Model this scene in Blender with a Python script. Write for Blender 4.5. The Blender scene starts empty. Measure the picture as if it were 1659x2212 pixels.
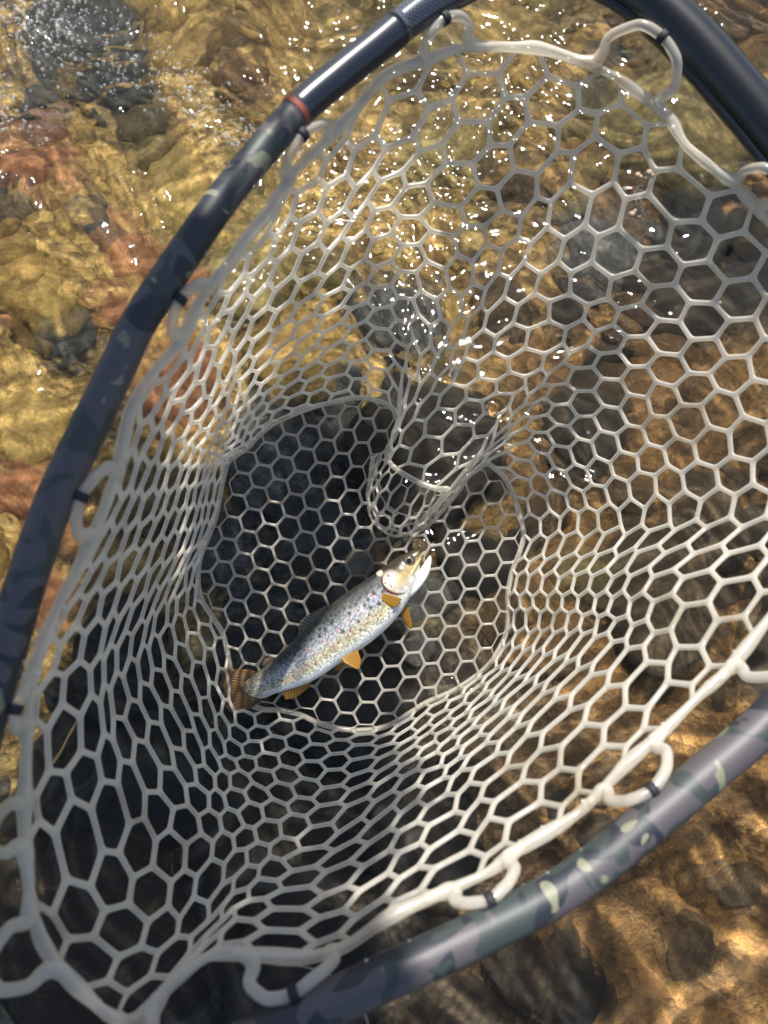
import bpy, bmesh, math, random
import numpy as np
from mathutils import Vector, Matrix, Quaternion

random.seed(7)
rng = np.random.default_rng(7)
scene = bpy.context.scene
col = scene.collection

# ------------------------------------------------------------------ camera, world, sun, exposure
CAM_H, PITCH = 0.88, math.radians(15)
F, CX, CY = 1662.0, 829.5, 1106.0            # focal length and centre, in pixels of a 1659 x 2212 picture
cam_data = bpy.data.cameras.new('camera')
cam = bpy.data.objects.new('camera', cam_data)
col.objects.link(cam)
cam.location = (0, 0, CAM_H)
cam.rotation_euler = (PITCH, 0, 0)
cam_data.sensor_fit = 'VERTICAL'
cam_data.sensor_height = 34.6
cam_data.lens = 34.6 * F / 2212.0
cam_data.clip_start = 0.02
cam_data.clip_end = 300
cam_data.dof.use_dof = True
cam_data.dof.focus_distance = 0.68
cam_data.dof.aperture_fstop = 7.0
scene.camera = cam

SUN_EL, SUN_AZ = math.radians(56), math.radians(4)     # azimuth from +Y towards +X
sun_dir = Vector((math.cos(SUN_EL) * math.sin(SUN_AZ), math.cos(SUN_EL) * math.cos(SUN_AZ), math.sin(SUN_EL)))
world = bpy.data.worlds.new('World')
scene.world = world
world.use_nodes = True
wn = world.node_tree
sky = wn.nodes.new('ShaderNodeTexSky')
sky.sky_type = 'NISHITA'
sky.sun_disc = False
sky.sun_elevation = SUN_EL
sky.sun_rotation = SUN_AZ
wn.links.new(sky.outputs[0], wn.nodes['Background'].inputs[0])
wn.nodes['Background'].inputs[1].default_value = 0.10
sun_data = bpy.data.lights.new('sun', 'SUN')
sun_data.energy = 5.0
sun_data.angle = math.radians(0.55)
sun_data.color = (1.0, 0.96, 0.90)
sun = bpy.data.objects.new('sun', sun_data)
col.objects.link(sun)
sun.rotation_euler = sun_dir.to_track_quat('Z', 'Y').to_euler()
scene.view_settings.view_transform = 'Standard'
scene.view_settings.look = 'None'
scene.view_settings.gamma = 1
scene.view_settings.exposure = 0.8
scene.cycles.use_denoising = True
scene.cycles.max_bounces = 6
scene.cycles.transmission_bounces = 4
scene.cycles.diffuse_bounces = 2
scene.cycles.glossy_bounces = 2
scene.cycles.transparent_max_bounces = 16
scene.cycles.sample_clamp_indirect = 8
scene.cycles.sample_clamp_direct = 0
scene.cycles.caustics_reflective = False
scene.cycles.use_adaptive_sampling = True
scene.cycles.adaptive_threshold = 0.02

CAM_M = Matrix.Translation(cam.location) @ cam.rotation_euler.to_matrix().to_4x4()
_R = np.array(cam.rotation_euler.to_matrix())
_C = np.array(cam.location)


def P(px, py, d):
    """pixel of the 1659 x 2212 picture and depth along the view axis -> world (numpy, broadcasts)"""
    px, py, d = np.broadcast_arrays(np.asarray(px, float), np.asarray(py, float), np.asarray(d, float))
    c = np.stack([(px - CX) / F * d, -(py - CY) / F * d, -d], -1)
    return c @ _R.T + _C


def on_z(px, py, z):
    r = P(px, py, 1.0) - _C
    t = (z - CAM_H) / r[..., 2]
    return _C + r * t[..., None]


# ------------------------------------------------------------------ helpers
def tag(o, label=None, cat=None, group=None, kind=None):
    for k, v in (('label', label), ('category', cat), ('group', group), ('kind', kind)):
        if v:
            o[k] = v
    return o


def empty(name, loc):
    o = bpy.data.objects.new(name, None)
    o.empty_display_size = 0.05
    o.location = loc
    col.objects.link(o)
    return o


def add(name, me, mat=None, parent=None):
    o = bpy.data.objects.new(name, me)
    col.objects.link(o)
    if mat:
        me.materials.append(mat)
    if parent:
        o.parent = parent
        bpy.context.view_layer.update()
        o.matrix_parent_inverse = parent.matrix_world.inverted()
    return o


def mesh(name, verts, faces, smooth=True):
    me = bpy.data.meshes.new(name)
    me.from_pydata([tuple(map(float, v)) for v in verts], [], faces)
    me.update()
    if smooth:
        me.polygons.foreach_set('use_smooth', [True] * len(me.polygons))
    return me


def grid_mesh(name, V, closed_u=False, closed_v=False, cap=False):
    """V: (n, m, 3) array -> quad grid"""
    n, m = V.shape[:2]
    verts = V.reshape(-1, 3)
    ii = np.arange(n if closed_u else n - 1)
    jj = np.arange(m if closed_v else m - 1)
    I, J = np.meshgrid(ii, jj, indexing='ij')
    a = I * m + J
    b = ((I + 1) % n) * m + J
    c = ((I + 1) % n) * m + (J + 1) % m
    d = I * m + (J + 1) % m
    q = np.stack([a, b, c, d], -1).reshape(-1, 4)
    me = bpy.data.meshes.new(name)
    faces = [q]
    nf = len(q)
    loops = q.reshape(-1)
    starts = np.arange(nf) * 4
    totals = np.full(nf, 4)
    if cap and closed_v and not closed_u:
        c0 = np.arange(m)[::-1] * 1
        c1 = (n - 1) * m + np.arange(m)
        loops = np.concatenate([loops, c0[::-1][::-1], c1])
        starts = np.concatenate([starts, [nf * 4, nf * 4 + m]])
        totals = np.concatenate([totals, [m, m]])
        nf += 2
    me.vertices.add(len(verts))
    me.vertices.foreach_set('co', verts.astype(np.float32).ravel())
    me.loops.add(len(loops))
    me.loops.foreach_set('vertex_index', loops.astype(np.int32))
    me.polygons.add(nf)
    me.polygons.foreach_set('loop_start', starts.astype(np.int32))
    me.polygons.foreach_set('loop_total', totals.astype(np.int32))
    me.polygons.foreach_set('use_smooth', np.ones(nf, bool))
    me.update(calc_edges=True)
    me.validate()
    return me


def catmull(pts, t, closed=False):
    """Catmull-Rom through pts (k, dim) at parameters t (in knot units 0..k-1, or 0..k when closed)"""
    pts = np.asarray(pts, float)
    k = len(pts)
    t = np.asarray(t, float)
    i = np.floor(t).astype(int)
    if not closed:
        i = np.clip(i, 0, k - 2)
    f = (t - i)[..., None]

    def g(j):
        if closed:
            return pts[j % k]
        lo = j < 0
        hi = j > k - 1
        out = pts[np.clip(j, 0, k - 1)].copy()
        out[lo] = 2 * pts[0] - pts[1]
        out[hi] = 2 * pts[-1] - pts[-2]
        return out
    i = np.atleast_1d(i)
    p0, p1, p2, p3 = g(i - 1), g(i), g(i + 1), g(i + 2)
    return 0.5 * (2 * p1 + (p2 - p0) * f + (2 * p0 - 5 * p1 + 4 * p2 - p3) * f ** 2 + (3 * p1 - p0 - 3 * p2 + p3) * f ** 3)


def spline_u(us, pts, q, period=None):
    """monotone-knot cubic Hermite (finite difference tangents) of pts given at us, evaluated at q"""
    us = np.asarray(us, float)
    pts = np.asarray(pts, float)
    if period:
        us = np.concatenate([us[-2:] - period, us, us[:2] + period])
        pts = np.concatenate([pts[-2:], pts, pts[:2]])
        q = np.mod(np.asarray(q, float) - us[2], period) + us[2]
    else:
        q = np.clip(np.asarray(q, float), us[0], us[-1])
    h = np.diff(us)
    dl = np.diff(pts, axis=0) / h[:, None]
    m = np.empty_like(pts)
    m[0], m[-1] = dl[0], dl[-1]
    w = (h[1:] / (h[1:] + h[:-1]))[:, None]
    m[1:-1] = w * dl[:-1] + (1 - w) * dl[1:]
    i = np.clip(np.searchsorted(us, q, side='right') - 1, 0, len(us) - 2)
    s = ((q - us[i]) / h[i])[..., None]
    hh = h[i][..., None]
    return ((1 + 2 * s) * (1 - s) ** 2 * pts[i] + s * (1 - s) ** 2 * hh * m[i]
            + s * s * (3 - 2 * s) * pts[i + 1] + s * s * (s - 1) * hh * m[i + 1])


def tube(C, rad, n=12, closed=False, flat=1.0, ref=None):
    """sweep a circle of radius rad (scalar or per point) along C -> vertex grid"""
    C = np.asarray(C, float)
    k = len(C)
    rad = np.broadcast_to(np.asarray(rad, float), (k,))
    T = (np.roll(C, -1, 0) - np.roll(C, 1, 0)) if closed else np.gradient(C, axis=0)
    T /= np.linalg.norm(T, axis=1)[:, None] + 1e-12
    N = np.zeros_like(C)
    v = np.array(ref if ref is not None else (0.13, 0.21, 0.97))
    for i in range(k):
        if ref is not None:
            v = np.array(ref, float)
        v = v - T[i] * v.dot(T[i])
        v /= np.linalg.norm(v) + 1e-12
        N[i] = v
    B = np.cross(T, N)
    a = np.linspace(0, 2 * math.pi, n, endpoint=False)
    return (C[:, None] + rad[:, None, None] * (np.cos(a)[None, :, None] * N[:, None] * flat + np.sin(a)[None, :, None] * B[:, None]))


class MB:
    """collects grids and polygons into one mesh"""
    def __init__(self):
        self.v, self.f = [], []

    def grid(self, V, closed_v=True, closed_u=False, caps=True):
        n, m = V.shape[:2]
        o = len(self.v)
        self.v.extend(V.reshape(-1, 3).tolist())
        for i in range(n if closed_u else n - 1):
            for j in range(m if closed_v else m - 1):
                a, b = o + i * m, o + ((i + 1) % n) * m
                self.f.append((a + j, b + j, b + (j + 1) % m, a + (j + 1) % m))
        if caps and closed_v and not closed_u:
            self.f.append(tuple(o + j for j in range(m)))
            self.f.append(tuple(o + (n - 1) * m + j for j in reversed(range(m))))

    def blob(self, c, r, n=8):
        a = np.linspace(0, math.pi, n // 2 + 2)[1:-1]
        b = np.linspace(0, 2 * math.pi, n, endpoint=False)
        V = np.stack([np.outer(np.sin(a), np.cos(b)), np.outer(np.sin(a), np.sin(b)), np.outer(np.cos(a), np.ones(n))], -1) * np.asarray(r) + np.asarray(c)
        self.grid(V)

    def build(self, name, mat, parent=None):
        return add(name, mesh(name, self.v, self.f), mat, parent)


def new_mat(name):
    m = bpy.data.materials.new(name)
    m.use_nodes = True
    nt = m.node_tree
    return m, nt, nt.nodes, nt.links, nt.nodes['Principled BSDF']


def node(nt, kind, **kw):
    n = nt.nodes.new(kind)
    for k, v in kw.items():
        setattr(n, k, v)
    return n


def ramp(nt, stops, interp='LINEAR'):
    r = nt.nodes.new('ShaderNodeValToRGB')
    r.color_ramp.interpolation = interp
    e = r.color_ramp.elements
    while len(e) < len(stops):
        e.new(0.5)
    for el, (p, c) in zip(e, stops):
        el.position = p
        el.color = (*c, 1) if len(c) == 3 else c
    return r


def noise(nt, scale, detail=4, rough=0.6, coord=None, dist=0.0):
    n = nt.nodes.new('ShaderNodeTexNoise')
    n.inputs['Scale'].default_value = scale
    n.inputs['Detail'].default_value = detail
    n.inputs['Roughness'].default_value = rough
    n.inputs['Distortion'].default_value = dist
    if coord is not None:
        nt.links.new(coord, n.inputs['Vector'])
    return n


def bump(nt, height, strength, dist, normal=None):
    b = nt.nodes.new('ShaderNodeBump')
    b.inputs['Strength'].default_value = strength
    b.inputs['Distance'].default_value = dist
    nt.links.new(height, b.inputs['Height'])
    if normal is not None:
        nt.links.new(normal, b.inputs['Normal'])
    return b


# ------------------------------------------------------------------ the river
def waves(X, Y, ws, seed):
    """sum of sine trains; ws: list of (count, wavelength lo, hi, slope)"""
    r = np.random.default_rng(seed)
    H = np.zeros_like(X)
    for cnt, lo, hi, slope, a0, spread in ws:
        for _ in range(cnt):
            lam = math.exp(r.uniform(math.log(lo), math.log(hi)))
            k = 2 * math.pi / lam
            a = a0 + r.normal() * spread
            ph = r.uniform(0, 6.28)
            s = math.sin(k * 0)  # constant phase origin
            H += slope / k / math.sqrt(cnt) * np.sin(k * (X * math.cos(a) + Y * math.sin(a)) + ph + s)
    return H


def lowfreq(X, Y, scale, seed):
    r = np.random.default_rng(seed)
    H = np.zeros_like(X)
    for _ in range(10):
        a = r.uniform(0, 6.28)
        k = 2 * math.pi / (scale * r.uniform(0.6, 1.8))
        H += np.sin(k * (X * math.cos(a) + Y * math.sin(a)) + r.uniform(0, 6.28))
    return H / 10 ** 0.5


def graded(lo, hi, step, far, ratio=1.35):
    core = np.arange(lo, hi + step / 2, step)
    out_hi, s, x = [], step, core[-1]
    while x < far:
        s *= ratio
        x += s
        out_hi.append(x)
    out_lo, s, x = [], step, core[0]
    while x > -far:
        s *= ratio
        x -= s
        out_lo.append(x)
    return np.concatenate([out_lo[::-1], core, out_hi])


def water_height(X, Y, coarse=False):
    wx = X + 0.02 * lowfreq(X, Y, 0.22, 21)
    wy = Y + 0.02 * lowfreq(X, Y, 0.22, 22)
    rough = 1 / (1 + np.exp(-(Y * 1.0 - X * 0.75 + 0.02) * 6))        # livelier riffle upstream, beyond the net
    rough = np.clip(0.20 + 0.9 * rough + 0.38 * lowfreq(X, Y, 0.40, 5), 0.08, 1.5)
    calm = 1 / (1 + np.exp((Y * 1.0 - X * 0.75 + 0.12) * 9))
    rough = rough * (1 - 0.55 * calm)
    H = waves(wx, wy, [(14, 0.12, 0.40, 0.060, 1.2, 0.9)], 11)
    H += waves(wx, wy, [(26, 0.030, 0.10, 0.170, 1.0, 0.8)], 12) * (0.55 + 0.45 * rough) * (1 - 0.7 * calm)
    H += waves(wx, wy, [(16, 0.055, 0.12, 0.190, 0.9, 1.3)], 14) * calm
    if coarse:
        return H
    H += waves(wx, wy, [(34, 0.011, 0.030, 0.195, 0.9, 0.9)], 13) * rough
    return H


def make_water():
    gx = graded(-0.66, 0.66, 0.003, 14, 1.25)
    gy = graded(-0.62, 1.15, 0.003, 14, 1.25)
    X, Y = np.meshgrid(gx, gy, indexing='ij')
    H = water_height(X, Y)
    fade = np.clip(1 - (np.maximum(np.abs(X) - 0.66, 0) + np.maximum(np.abs(Y - 0.26) - 0.89, 0)) / 0.12, 0, 1)
    V = np.stack([X, Y, H * fade], -1)
    m, nt, N, L, b = new_mat('water')
    b.inputs['Base Color'].default_value = (0.93, 0.97, 0.93, 1)
    b.inputs['Roughness'].default_value = 0.05
    b.inputs['IOR'].default_value = 1.333
    b.inputs['Transmission Weight'].default_value = 1.0
    tr = node(nt, 'ShaderNodeBsdfTransparent')
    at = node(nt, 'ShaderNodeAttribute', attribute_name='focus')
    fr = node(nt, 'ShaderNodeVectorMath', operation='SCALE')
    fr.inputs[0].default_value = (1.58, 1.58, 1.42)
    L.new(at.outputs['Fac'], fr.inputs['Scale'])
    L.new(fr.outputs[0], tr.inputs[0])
    mixs = node(nt, 'ShaderNodeMixShader')
    mixs.inputs[0].default_value = 0.45
    L.new(tr.outputs[0], mixs.inputs[1])
    L.new(b.outputs[0], mixs.inputs[2])
    L.new(mixs.outputs[0], N['Material Output'].inputs['Surface'])
    me = grid_mesh('water', V)
    # how far the surface gathers (ridges) or spreads (hollows) light: caustics put into its see-through colour
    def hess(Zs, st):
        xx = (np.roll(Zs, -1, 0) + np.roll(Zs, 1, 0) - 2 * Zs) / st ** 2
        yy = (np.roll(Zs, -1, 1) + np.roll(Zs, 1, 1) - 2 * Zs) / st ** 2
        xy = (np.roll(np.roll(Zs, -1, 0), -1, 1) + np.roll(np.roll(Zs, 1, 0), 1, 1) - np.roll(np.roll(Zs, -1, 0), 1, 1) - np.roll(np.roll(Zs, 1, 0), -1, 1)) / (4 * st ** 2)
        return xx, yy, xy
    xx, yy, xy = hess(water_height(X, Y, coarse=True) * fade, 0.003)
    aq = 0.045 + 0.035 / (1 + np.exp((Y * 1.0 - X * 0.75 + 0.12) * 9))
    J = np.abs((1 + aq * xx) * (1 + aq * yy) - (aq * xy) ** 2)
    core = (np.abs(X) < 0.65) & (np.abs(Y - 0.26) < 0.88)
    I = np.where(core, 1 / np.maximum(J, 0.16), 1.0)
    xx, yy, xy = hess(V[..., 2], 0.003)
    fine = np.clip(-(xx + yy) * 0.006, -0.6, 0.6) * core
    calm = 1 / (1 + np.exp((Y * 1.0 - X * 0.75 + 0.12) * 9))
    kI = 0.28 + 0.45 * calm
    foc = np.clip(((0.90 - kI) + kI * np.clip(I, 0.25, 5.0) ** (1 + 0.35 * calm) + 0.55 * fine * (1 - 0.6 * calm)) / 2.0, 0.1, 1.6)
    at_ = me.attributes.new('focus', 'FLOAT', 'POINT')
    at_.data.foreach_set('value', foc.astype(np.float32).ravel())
    print('focus', np.percentile(foc, [2, 20, 50, 80, 98]))
    o = add('water', me, m)
    tag(o, kind='structure')
    return o


def bed_height(X, Y):
    return -0.20 + 0.012 * lowfreq(X, Y, 0.5, 31) + 0.006 * lowfreq(X, Y, 0.13, 32) + 0.03 * np.clip(-X - 0.2, 0, 1)


STONE_TONES = {
    'golden': [(0.0, (0.05, 0.028, 0.009)), (0.4, (0.21, 0.115, 0.028)), (0.7, (0.36, 0.225, 0.065)), (1.0, (0.62, 0.42, 0.14))],
    'ochre': [(0.0, (0.03, 0.022, 0.009)), (0.45, (0.11, 0.075, 0.024)), (0.75, (0.22, 0.155, 0.05)), (1.0, (0.40, 0.30, 0.12))],
    'rust': [(0.0, (0.10, 0.035, 0.018)), (0.45, (0.30, 0.12, 0.05)), (0.75, (0.45, 0.21, 0.09)), (1.0, (0.58, 0.36, 0.18))],
    'brown': [(0.0, (0.008, 0.005, 0.003)), (0.45, (0.030, 0.018, 0.008)), (0.75, (0.085, 0.046, 0.015)), (1.0, (0.26, 0.13, 0.036))],
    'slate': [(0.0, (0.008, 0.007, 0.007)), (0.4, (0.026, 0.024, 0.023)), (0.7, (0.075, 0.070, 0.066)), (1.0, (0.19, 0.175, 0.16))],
    'umber': [(0.0, (0.004, 0.003, 0.002)), (0.45, (0.014, 0.008, 0.0045)), (0.75, (0.034, 0.020, 0.010)), (1.0, (0.09, 0.056, 0.03))],  # nearly black, to carry the shade at lower left
}


def stone_mat(tone):
    m, nt, N, L, b = new_mat('stone_' + tone)
    tc = node(nt, 'ShaderNodeTexCoord')
    oi = node(nt, 'ShaderNodeObjectInfo')
    va = node(nt, 'ShaderNodeVectorMath', operation='ADD')
    L.new(tc.outputs['Object'], va.inputs[0])
    L.new(oi.outputs['Location'], va.inputs[1])
    n1 = noise(nt, 9, 6, 0.72, va.outputs[0], 0.4)
    n2 = noise(nt, 60, 5, 0.75, va.outputs[0], 0.3)
    mx = node(nt, 'ShaderNodeMath', operation='MULTIPLY_ADD')
    L.new(n2.outputs[0], mx.inputs[0])
    mx.inputs[1].default_value = 0.55
    L.new(n1.outputs[0], mx.inputs[2])
    ad = node(nt, 'ShaderNodeMath', operation='MULTIPLY_ADD')
    L.new(oi.outputs['Random'], ad.inputs[0])
    ad.inputs[1].default_value = 0.26
    L.new(mx.outputs[0], ad.inputs[2])
    mr = node(nt, 'ShaderNodeMapRange')
    mr.inputs['From Min'].default_value = 0.66
    mr.inputs['From Max'].default_value = 1.12
    L.new(ad.outputs[0], mr.inputs['Value'])
    r = ramp(nt, STONE_TONES[tone])
    L.new(mr.outputs[0], r.inputs[0])
    L.new(r.outputs[0], b.inputs['Base Color'])
    b.inputs['Roughness'].default_value = 0.75
    bp = bump(nt, n2.outputs[0], 0.7, 0.006)
    L.new(bp.outputs[0], b.inputs['Normal'])
    return m


def make_bed():
    gx = graded(-0.75, 0.75, 0.012, 14)
    gy = graded(-0.75, 1.35, 0.012, 14)
    X, Y = np.meshgrid(gx, gy, indexing='ij')
    V = np.stack([X, Y, bed_height(X, Y)], -1)
    m, nt, N, L, b = new_mat('gravel')
    tc = node(nt, 'ShaderNodeTexCoord')
    vo = node(nt, 'ShaderNodeTexVoronoi')
    vo.inputs['Scale'].default_value = 75
    vo.inputs['Randomness'].default_value = 1
    wn_ = noise(nt, 26, 4, 0.7, tc.outputs['Object'])
    wv_ = node(nt, 'ShaderNodeVectorMath', operation='MULTIPLY_ADD')
    L.new(wn_.outputs['Color'], wv_.inputs[0])
    wv_.inputs[1].default_value = (0.045, 0.045, 0.045)
    L.new(tc.outputs['Object'], wv_.inputs[2])
    L.new(wv_.outputs[0], vo.inputs['Vector'])
    n1 = noise(nt, 9, 8, 0.75, tc.outputs['Object'])
    mx = node(nt, 'ShaderNodeMath', operation='MULTIPLY_ADD')
    sp = node(nt, 'ShaderNodeSeparateColor')
    L.new(vo.outputs['Color'], sp.inputs[0])
    L.new(sp.outputs[0], mx.inputs[0])
    mx.inputs[1].default_value = 0.45
    L.new(n1.outputs[0], mx.inputs[2])
    r = ramp(nt, [(0.3, (0.025, 0.015, 0.007)), (0.55, (0.11, 0.066, 0.022)), (0.8, (0.30, 0.18, 0.05)), (1.0, (0.55, 0.38, 0.14))])
    L.new(mx.outputs[0], r.inputs[0])
    rd = ramp(nt, [(0.3, (0.003, 0.0025, 0.002)), (0.55, (0.009, 0.007, 0.005)), (0.8, (0.026, 0.021, 0.017)), (1.0, (0.08, 0.066, 0.053))])  # near-black gravel: shade on the bed put into the colour
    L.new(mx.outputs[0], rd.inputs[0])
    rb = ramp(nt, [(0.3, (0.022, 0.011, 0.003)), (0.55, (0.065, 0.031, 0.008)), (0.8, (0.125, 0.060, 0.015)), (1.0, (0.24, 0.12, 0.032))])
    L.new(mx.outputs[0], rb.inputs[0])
    sl = node(nt, 'ShaderNodeAttribute', attribute_name='tone_shade')
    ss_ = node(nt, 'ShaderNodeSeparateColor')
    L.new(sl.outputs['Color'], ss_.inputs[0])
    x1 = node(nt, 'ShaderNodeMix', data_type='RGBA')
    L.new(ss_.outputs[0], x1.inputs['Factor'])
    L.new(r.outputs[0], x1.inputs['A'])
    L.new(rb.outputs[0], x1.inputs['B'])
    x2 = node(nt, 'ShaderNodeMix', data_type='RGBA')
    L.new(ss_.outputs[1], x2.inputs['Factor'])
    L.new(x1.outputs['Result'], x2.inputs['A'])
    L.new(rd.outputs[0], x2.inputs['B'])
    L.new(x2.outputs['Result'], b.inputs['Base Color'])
    b.inputs['Roughness'].default_value = 0.8
    bp = bump(nt, vo.outputs['Distance'], 0.8, 0.008)
    L.new(bp.outputs[0], b.inputs['Normal'])
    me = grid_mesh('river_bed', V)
    # algae-gold gravel upstream, brown gravel on the right, shade painted in from the middle to lower left
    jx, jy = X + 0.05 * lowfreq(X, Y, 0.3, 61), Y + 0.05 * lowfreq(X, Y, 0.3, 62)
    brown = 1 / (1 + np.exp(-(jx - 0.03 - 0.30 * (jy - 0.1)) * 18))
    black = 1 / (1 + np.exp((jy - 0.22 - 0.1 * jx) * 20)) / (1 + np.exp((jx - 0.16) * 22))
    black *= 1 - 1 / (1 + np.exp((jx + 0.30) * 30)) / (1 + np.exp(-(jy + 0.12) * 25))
    tone_mask = np.stack([brown, black, brown * 0, brown * 0 + 1], -1)
    sa_ = me.attributes.new('tone_shade', 'FLOAT_COLOR', 'POINT')
    sa_.data.foreach_set('color', tone_mask.astype(np.float32).ravel())
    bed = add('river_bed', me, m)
    tag(bed, kind='structure')
    # stone shapes shared between the stones
    shapes = []
    for k in range(9):
        bm = bmesh.new()
        bmesh.ops.create_icosphere(bm, subdivisions=4, radius=1.0)
        r_ = np.random.default_rng(100 + k)
        A = np.array([v.co for v in bm.verts])
        dsp = np.zeros(len(A))
        for i in range(14):
            kv = r_.normal(size=3) * (1.3 if i < 6 else 3.2)
            dsp += np.sin(A @ kv + r_.uniform(0, 6.28)) * (0.075 if i < 6 else 0.03)
        # a few facets
        for i in range(5):
            nrm = r_.normal(size=3)
            nrm /= np.linalg.norm(nrm)
            h = r_.uniform(0.72, 0.92)
            q = A * (1 + dsp)[:, None]
            over = np.maximum(q @ nrm - h, 0)
            dsp -= over * 0.8
        for v, s in zip(bm.verts, dsp):
            v.co *= 1 + s
        me = bpy.data.meshes.new('stone')
        bm.to_mesh(me)
        bm.free()
        me.polygons.foreach_set('use_smooth', [True] * len(me.polygons))
        shapes.append(me)
    mats = {t: stone_mat(t) for t in STONE_TONES}
    variants = {}

    def stone(x, y, sx, sy, sz, tone, sink=0.45, k=None):
        k = random.randrange(9) if k is None else k
        if (k, tone) not in variants:
            me = shapes[k].copy()
            me.materials.append(mats[tone])
            variants[(k, tone)] = me
        o = bpy.data.objects.new('stone', variants[(k, tone)])
        z = float(bed_height(np.array([x]), np.array([y]))[0])
        o.location = (x, y, z + sz * (1 - 2 * sink))
        o.scale = (sx, sy, sz)
        o.rotation_euler = (random.uniform(-.3, .3), random.uniform(-.3, .3), random.uniform(0, 6.28))
        col.objects.link(o)
        o.parent = bed
        return o

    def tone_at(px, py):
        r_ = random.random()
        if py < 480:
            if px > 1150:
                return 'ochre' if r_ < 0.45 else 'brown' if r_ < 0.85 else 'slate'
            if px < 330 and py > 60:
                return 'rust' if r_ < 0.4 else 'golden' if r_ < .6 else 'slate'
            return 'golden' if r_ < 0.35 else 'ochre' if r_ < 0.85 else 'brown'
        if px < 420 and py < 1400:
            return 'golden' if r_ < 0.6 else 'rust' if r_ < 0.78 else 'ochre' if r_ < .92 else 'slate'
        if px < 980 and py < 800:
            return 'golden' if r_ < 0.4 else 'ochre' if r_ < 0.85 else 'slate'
        if px < 1000 and py < 1600:  # from here down the dark stones carry the shade over the bed
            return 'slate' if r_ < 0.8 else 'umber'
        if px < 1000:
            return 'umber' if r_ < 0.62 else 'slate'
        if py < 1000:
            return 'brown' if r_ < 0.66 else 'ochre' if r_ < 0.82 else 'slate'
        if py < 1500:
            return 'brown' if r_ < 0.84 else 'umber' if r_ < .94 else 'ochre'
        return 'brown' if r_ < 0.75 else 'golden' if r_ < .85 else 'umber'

    placed = []
    tries = 0
    for px, py, s, tone in [(110, 390, .085, 'rust'), (290, 575, .045, 'rust'), (95, 255, .06, 'slate'), (40, 480, .05, 'slate'), (55, 640, .075, 'golden'), (80, 940, .07, 'golden'),
                            (60, 1075, .06, 'rust'), (130, 1290, .05, 'rust'), (230, 520, .035, 'slate'), (400, 470, .08, 'golden'), (560, 430, .07, 'ochre'), (170, 760, .055, 'slate'),
                            (330, 340, .06, 'ochre'), (520, 180, .08, 'brown'), (760, 140, .08, 'ochre'), (1090, 160, .07, 'golden'), (1290, 560, .08, 'slate'), (1500, 480, .075, 'slate'),
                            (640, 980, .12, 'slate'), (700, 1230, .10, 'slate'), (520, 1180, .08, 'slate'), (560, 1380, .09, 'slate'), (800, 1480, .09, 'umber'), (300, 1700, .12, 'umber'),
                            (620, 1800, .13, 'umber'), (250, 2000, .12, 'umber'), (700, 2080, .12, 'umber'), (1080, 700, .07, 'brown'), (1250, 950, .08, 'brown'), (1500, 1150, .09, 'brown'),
                            (1180, 1400, .05, 'brown'), (1120, 2090, .05, 'umber'), (1230, 2140, .045, 'umber'), (1500, 2060, .05, 'brown'), (1590, 1900, .04, 'brown')]:
        x, y, _ = on_z(px, py, -0.19)
        placed.append((x, y, s))
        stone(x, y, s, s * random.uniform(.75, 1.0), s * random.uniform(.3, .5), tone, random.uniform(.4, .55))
    while len(placed) < 285 and tries < 9000:
        tries += 1
        big = len(placed) < 95
        px, py = random.uniform(-250, 1910), random.uniform(-330, 2440)
        x, y, _ = on_z(px, py, -0.19)
        s = random.uniform(0.06, 0.13) if big else random.uniform(0.022, 0.055)
        lim = 0.72 if big else 0.5
        if px > 950 and py > 1450 and (big or s > 0.035):
            continue
        if any((x - a) ** 2 + (y - b_) ** 2 < ((s + c) * lim) ** 2 for a, b_, c in placed):
            continue
        placed.append((x, y, s))
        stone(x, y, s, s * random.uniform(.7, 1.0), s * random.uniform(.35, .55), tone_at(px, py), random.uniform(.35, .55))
    bed['label'] = 'stony river bed under the shallow running water'
    return bed


make_bed()
make_water()


# ------------------------------------------------------------------ the landing net
NCOL, NROW = 62, 12            # mesh columns round the bag, rows from rim to floor seam


def rim_depth(px, py):
    return 1.0 / (2.42 + 0.00025 * (py - 1106) - 0.00022 * (px - 1057))


RIM = [(833, 163), (922, 130), (1000, 103), (1104, 102), (1177, 107), (1287, 146), (1352, 180), (1443, 253), (1485, 318), (1586, 399),
       (1636, 451), (1700, 520), (1745, 600), (1775, 690), (1795, 780), (1805, 870), (1805, 960), (1800, 1045), (1780, 1125), (1745, 1205),
       (1700, 1285), (1643, 1360), (1568, 1452), (1511, 1503), (1424, 1589), (1359, 1645), (1279, 1729), (1224, 1774), (1109, 1842), (1054, 1885),
       (919, 1944), (839, 1982), (745, 2045), (660, 2068), (530, 2060), (450, 2066), (375, 2120), (300, 2200), (240, 2195), (185, 2149),
       (112, 2070), (70, 1974), (54, 1800), (54, 1715), (58, 1577), (62, 1487), (88, 1400), (122, 1315), (165, 1235), (205, 1150),
       (238, 1062), (262, 975), (283, 885), (330, 805), (390, 740), (425, 662), (475, 590), (528, 520), (585, 450), (630, 375),
       (695, 315), (765, 240)]
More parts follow.
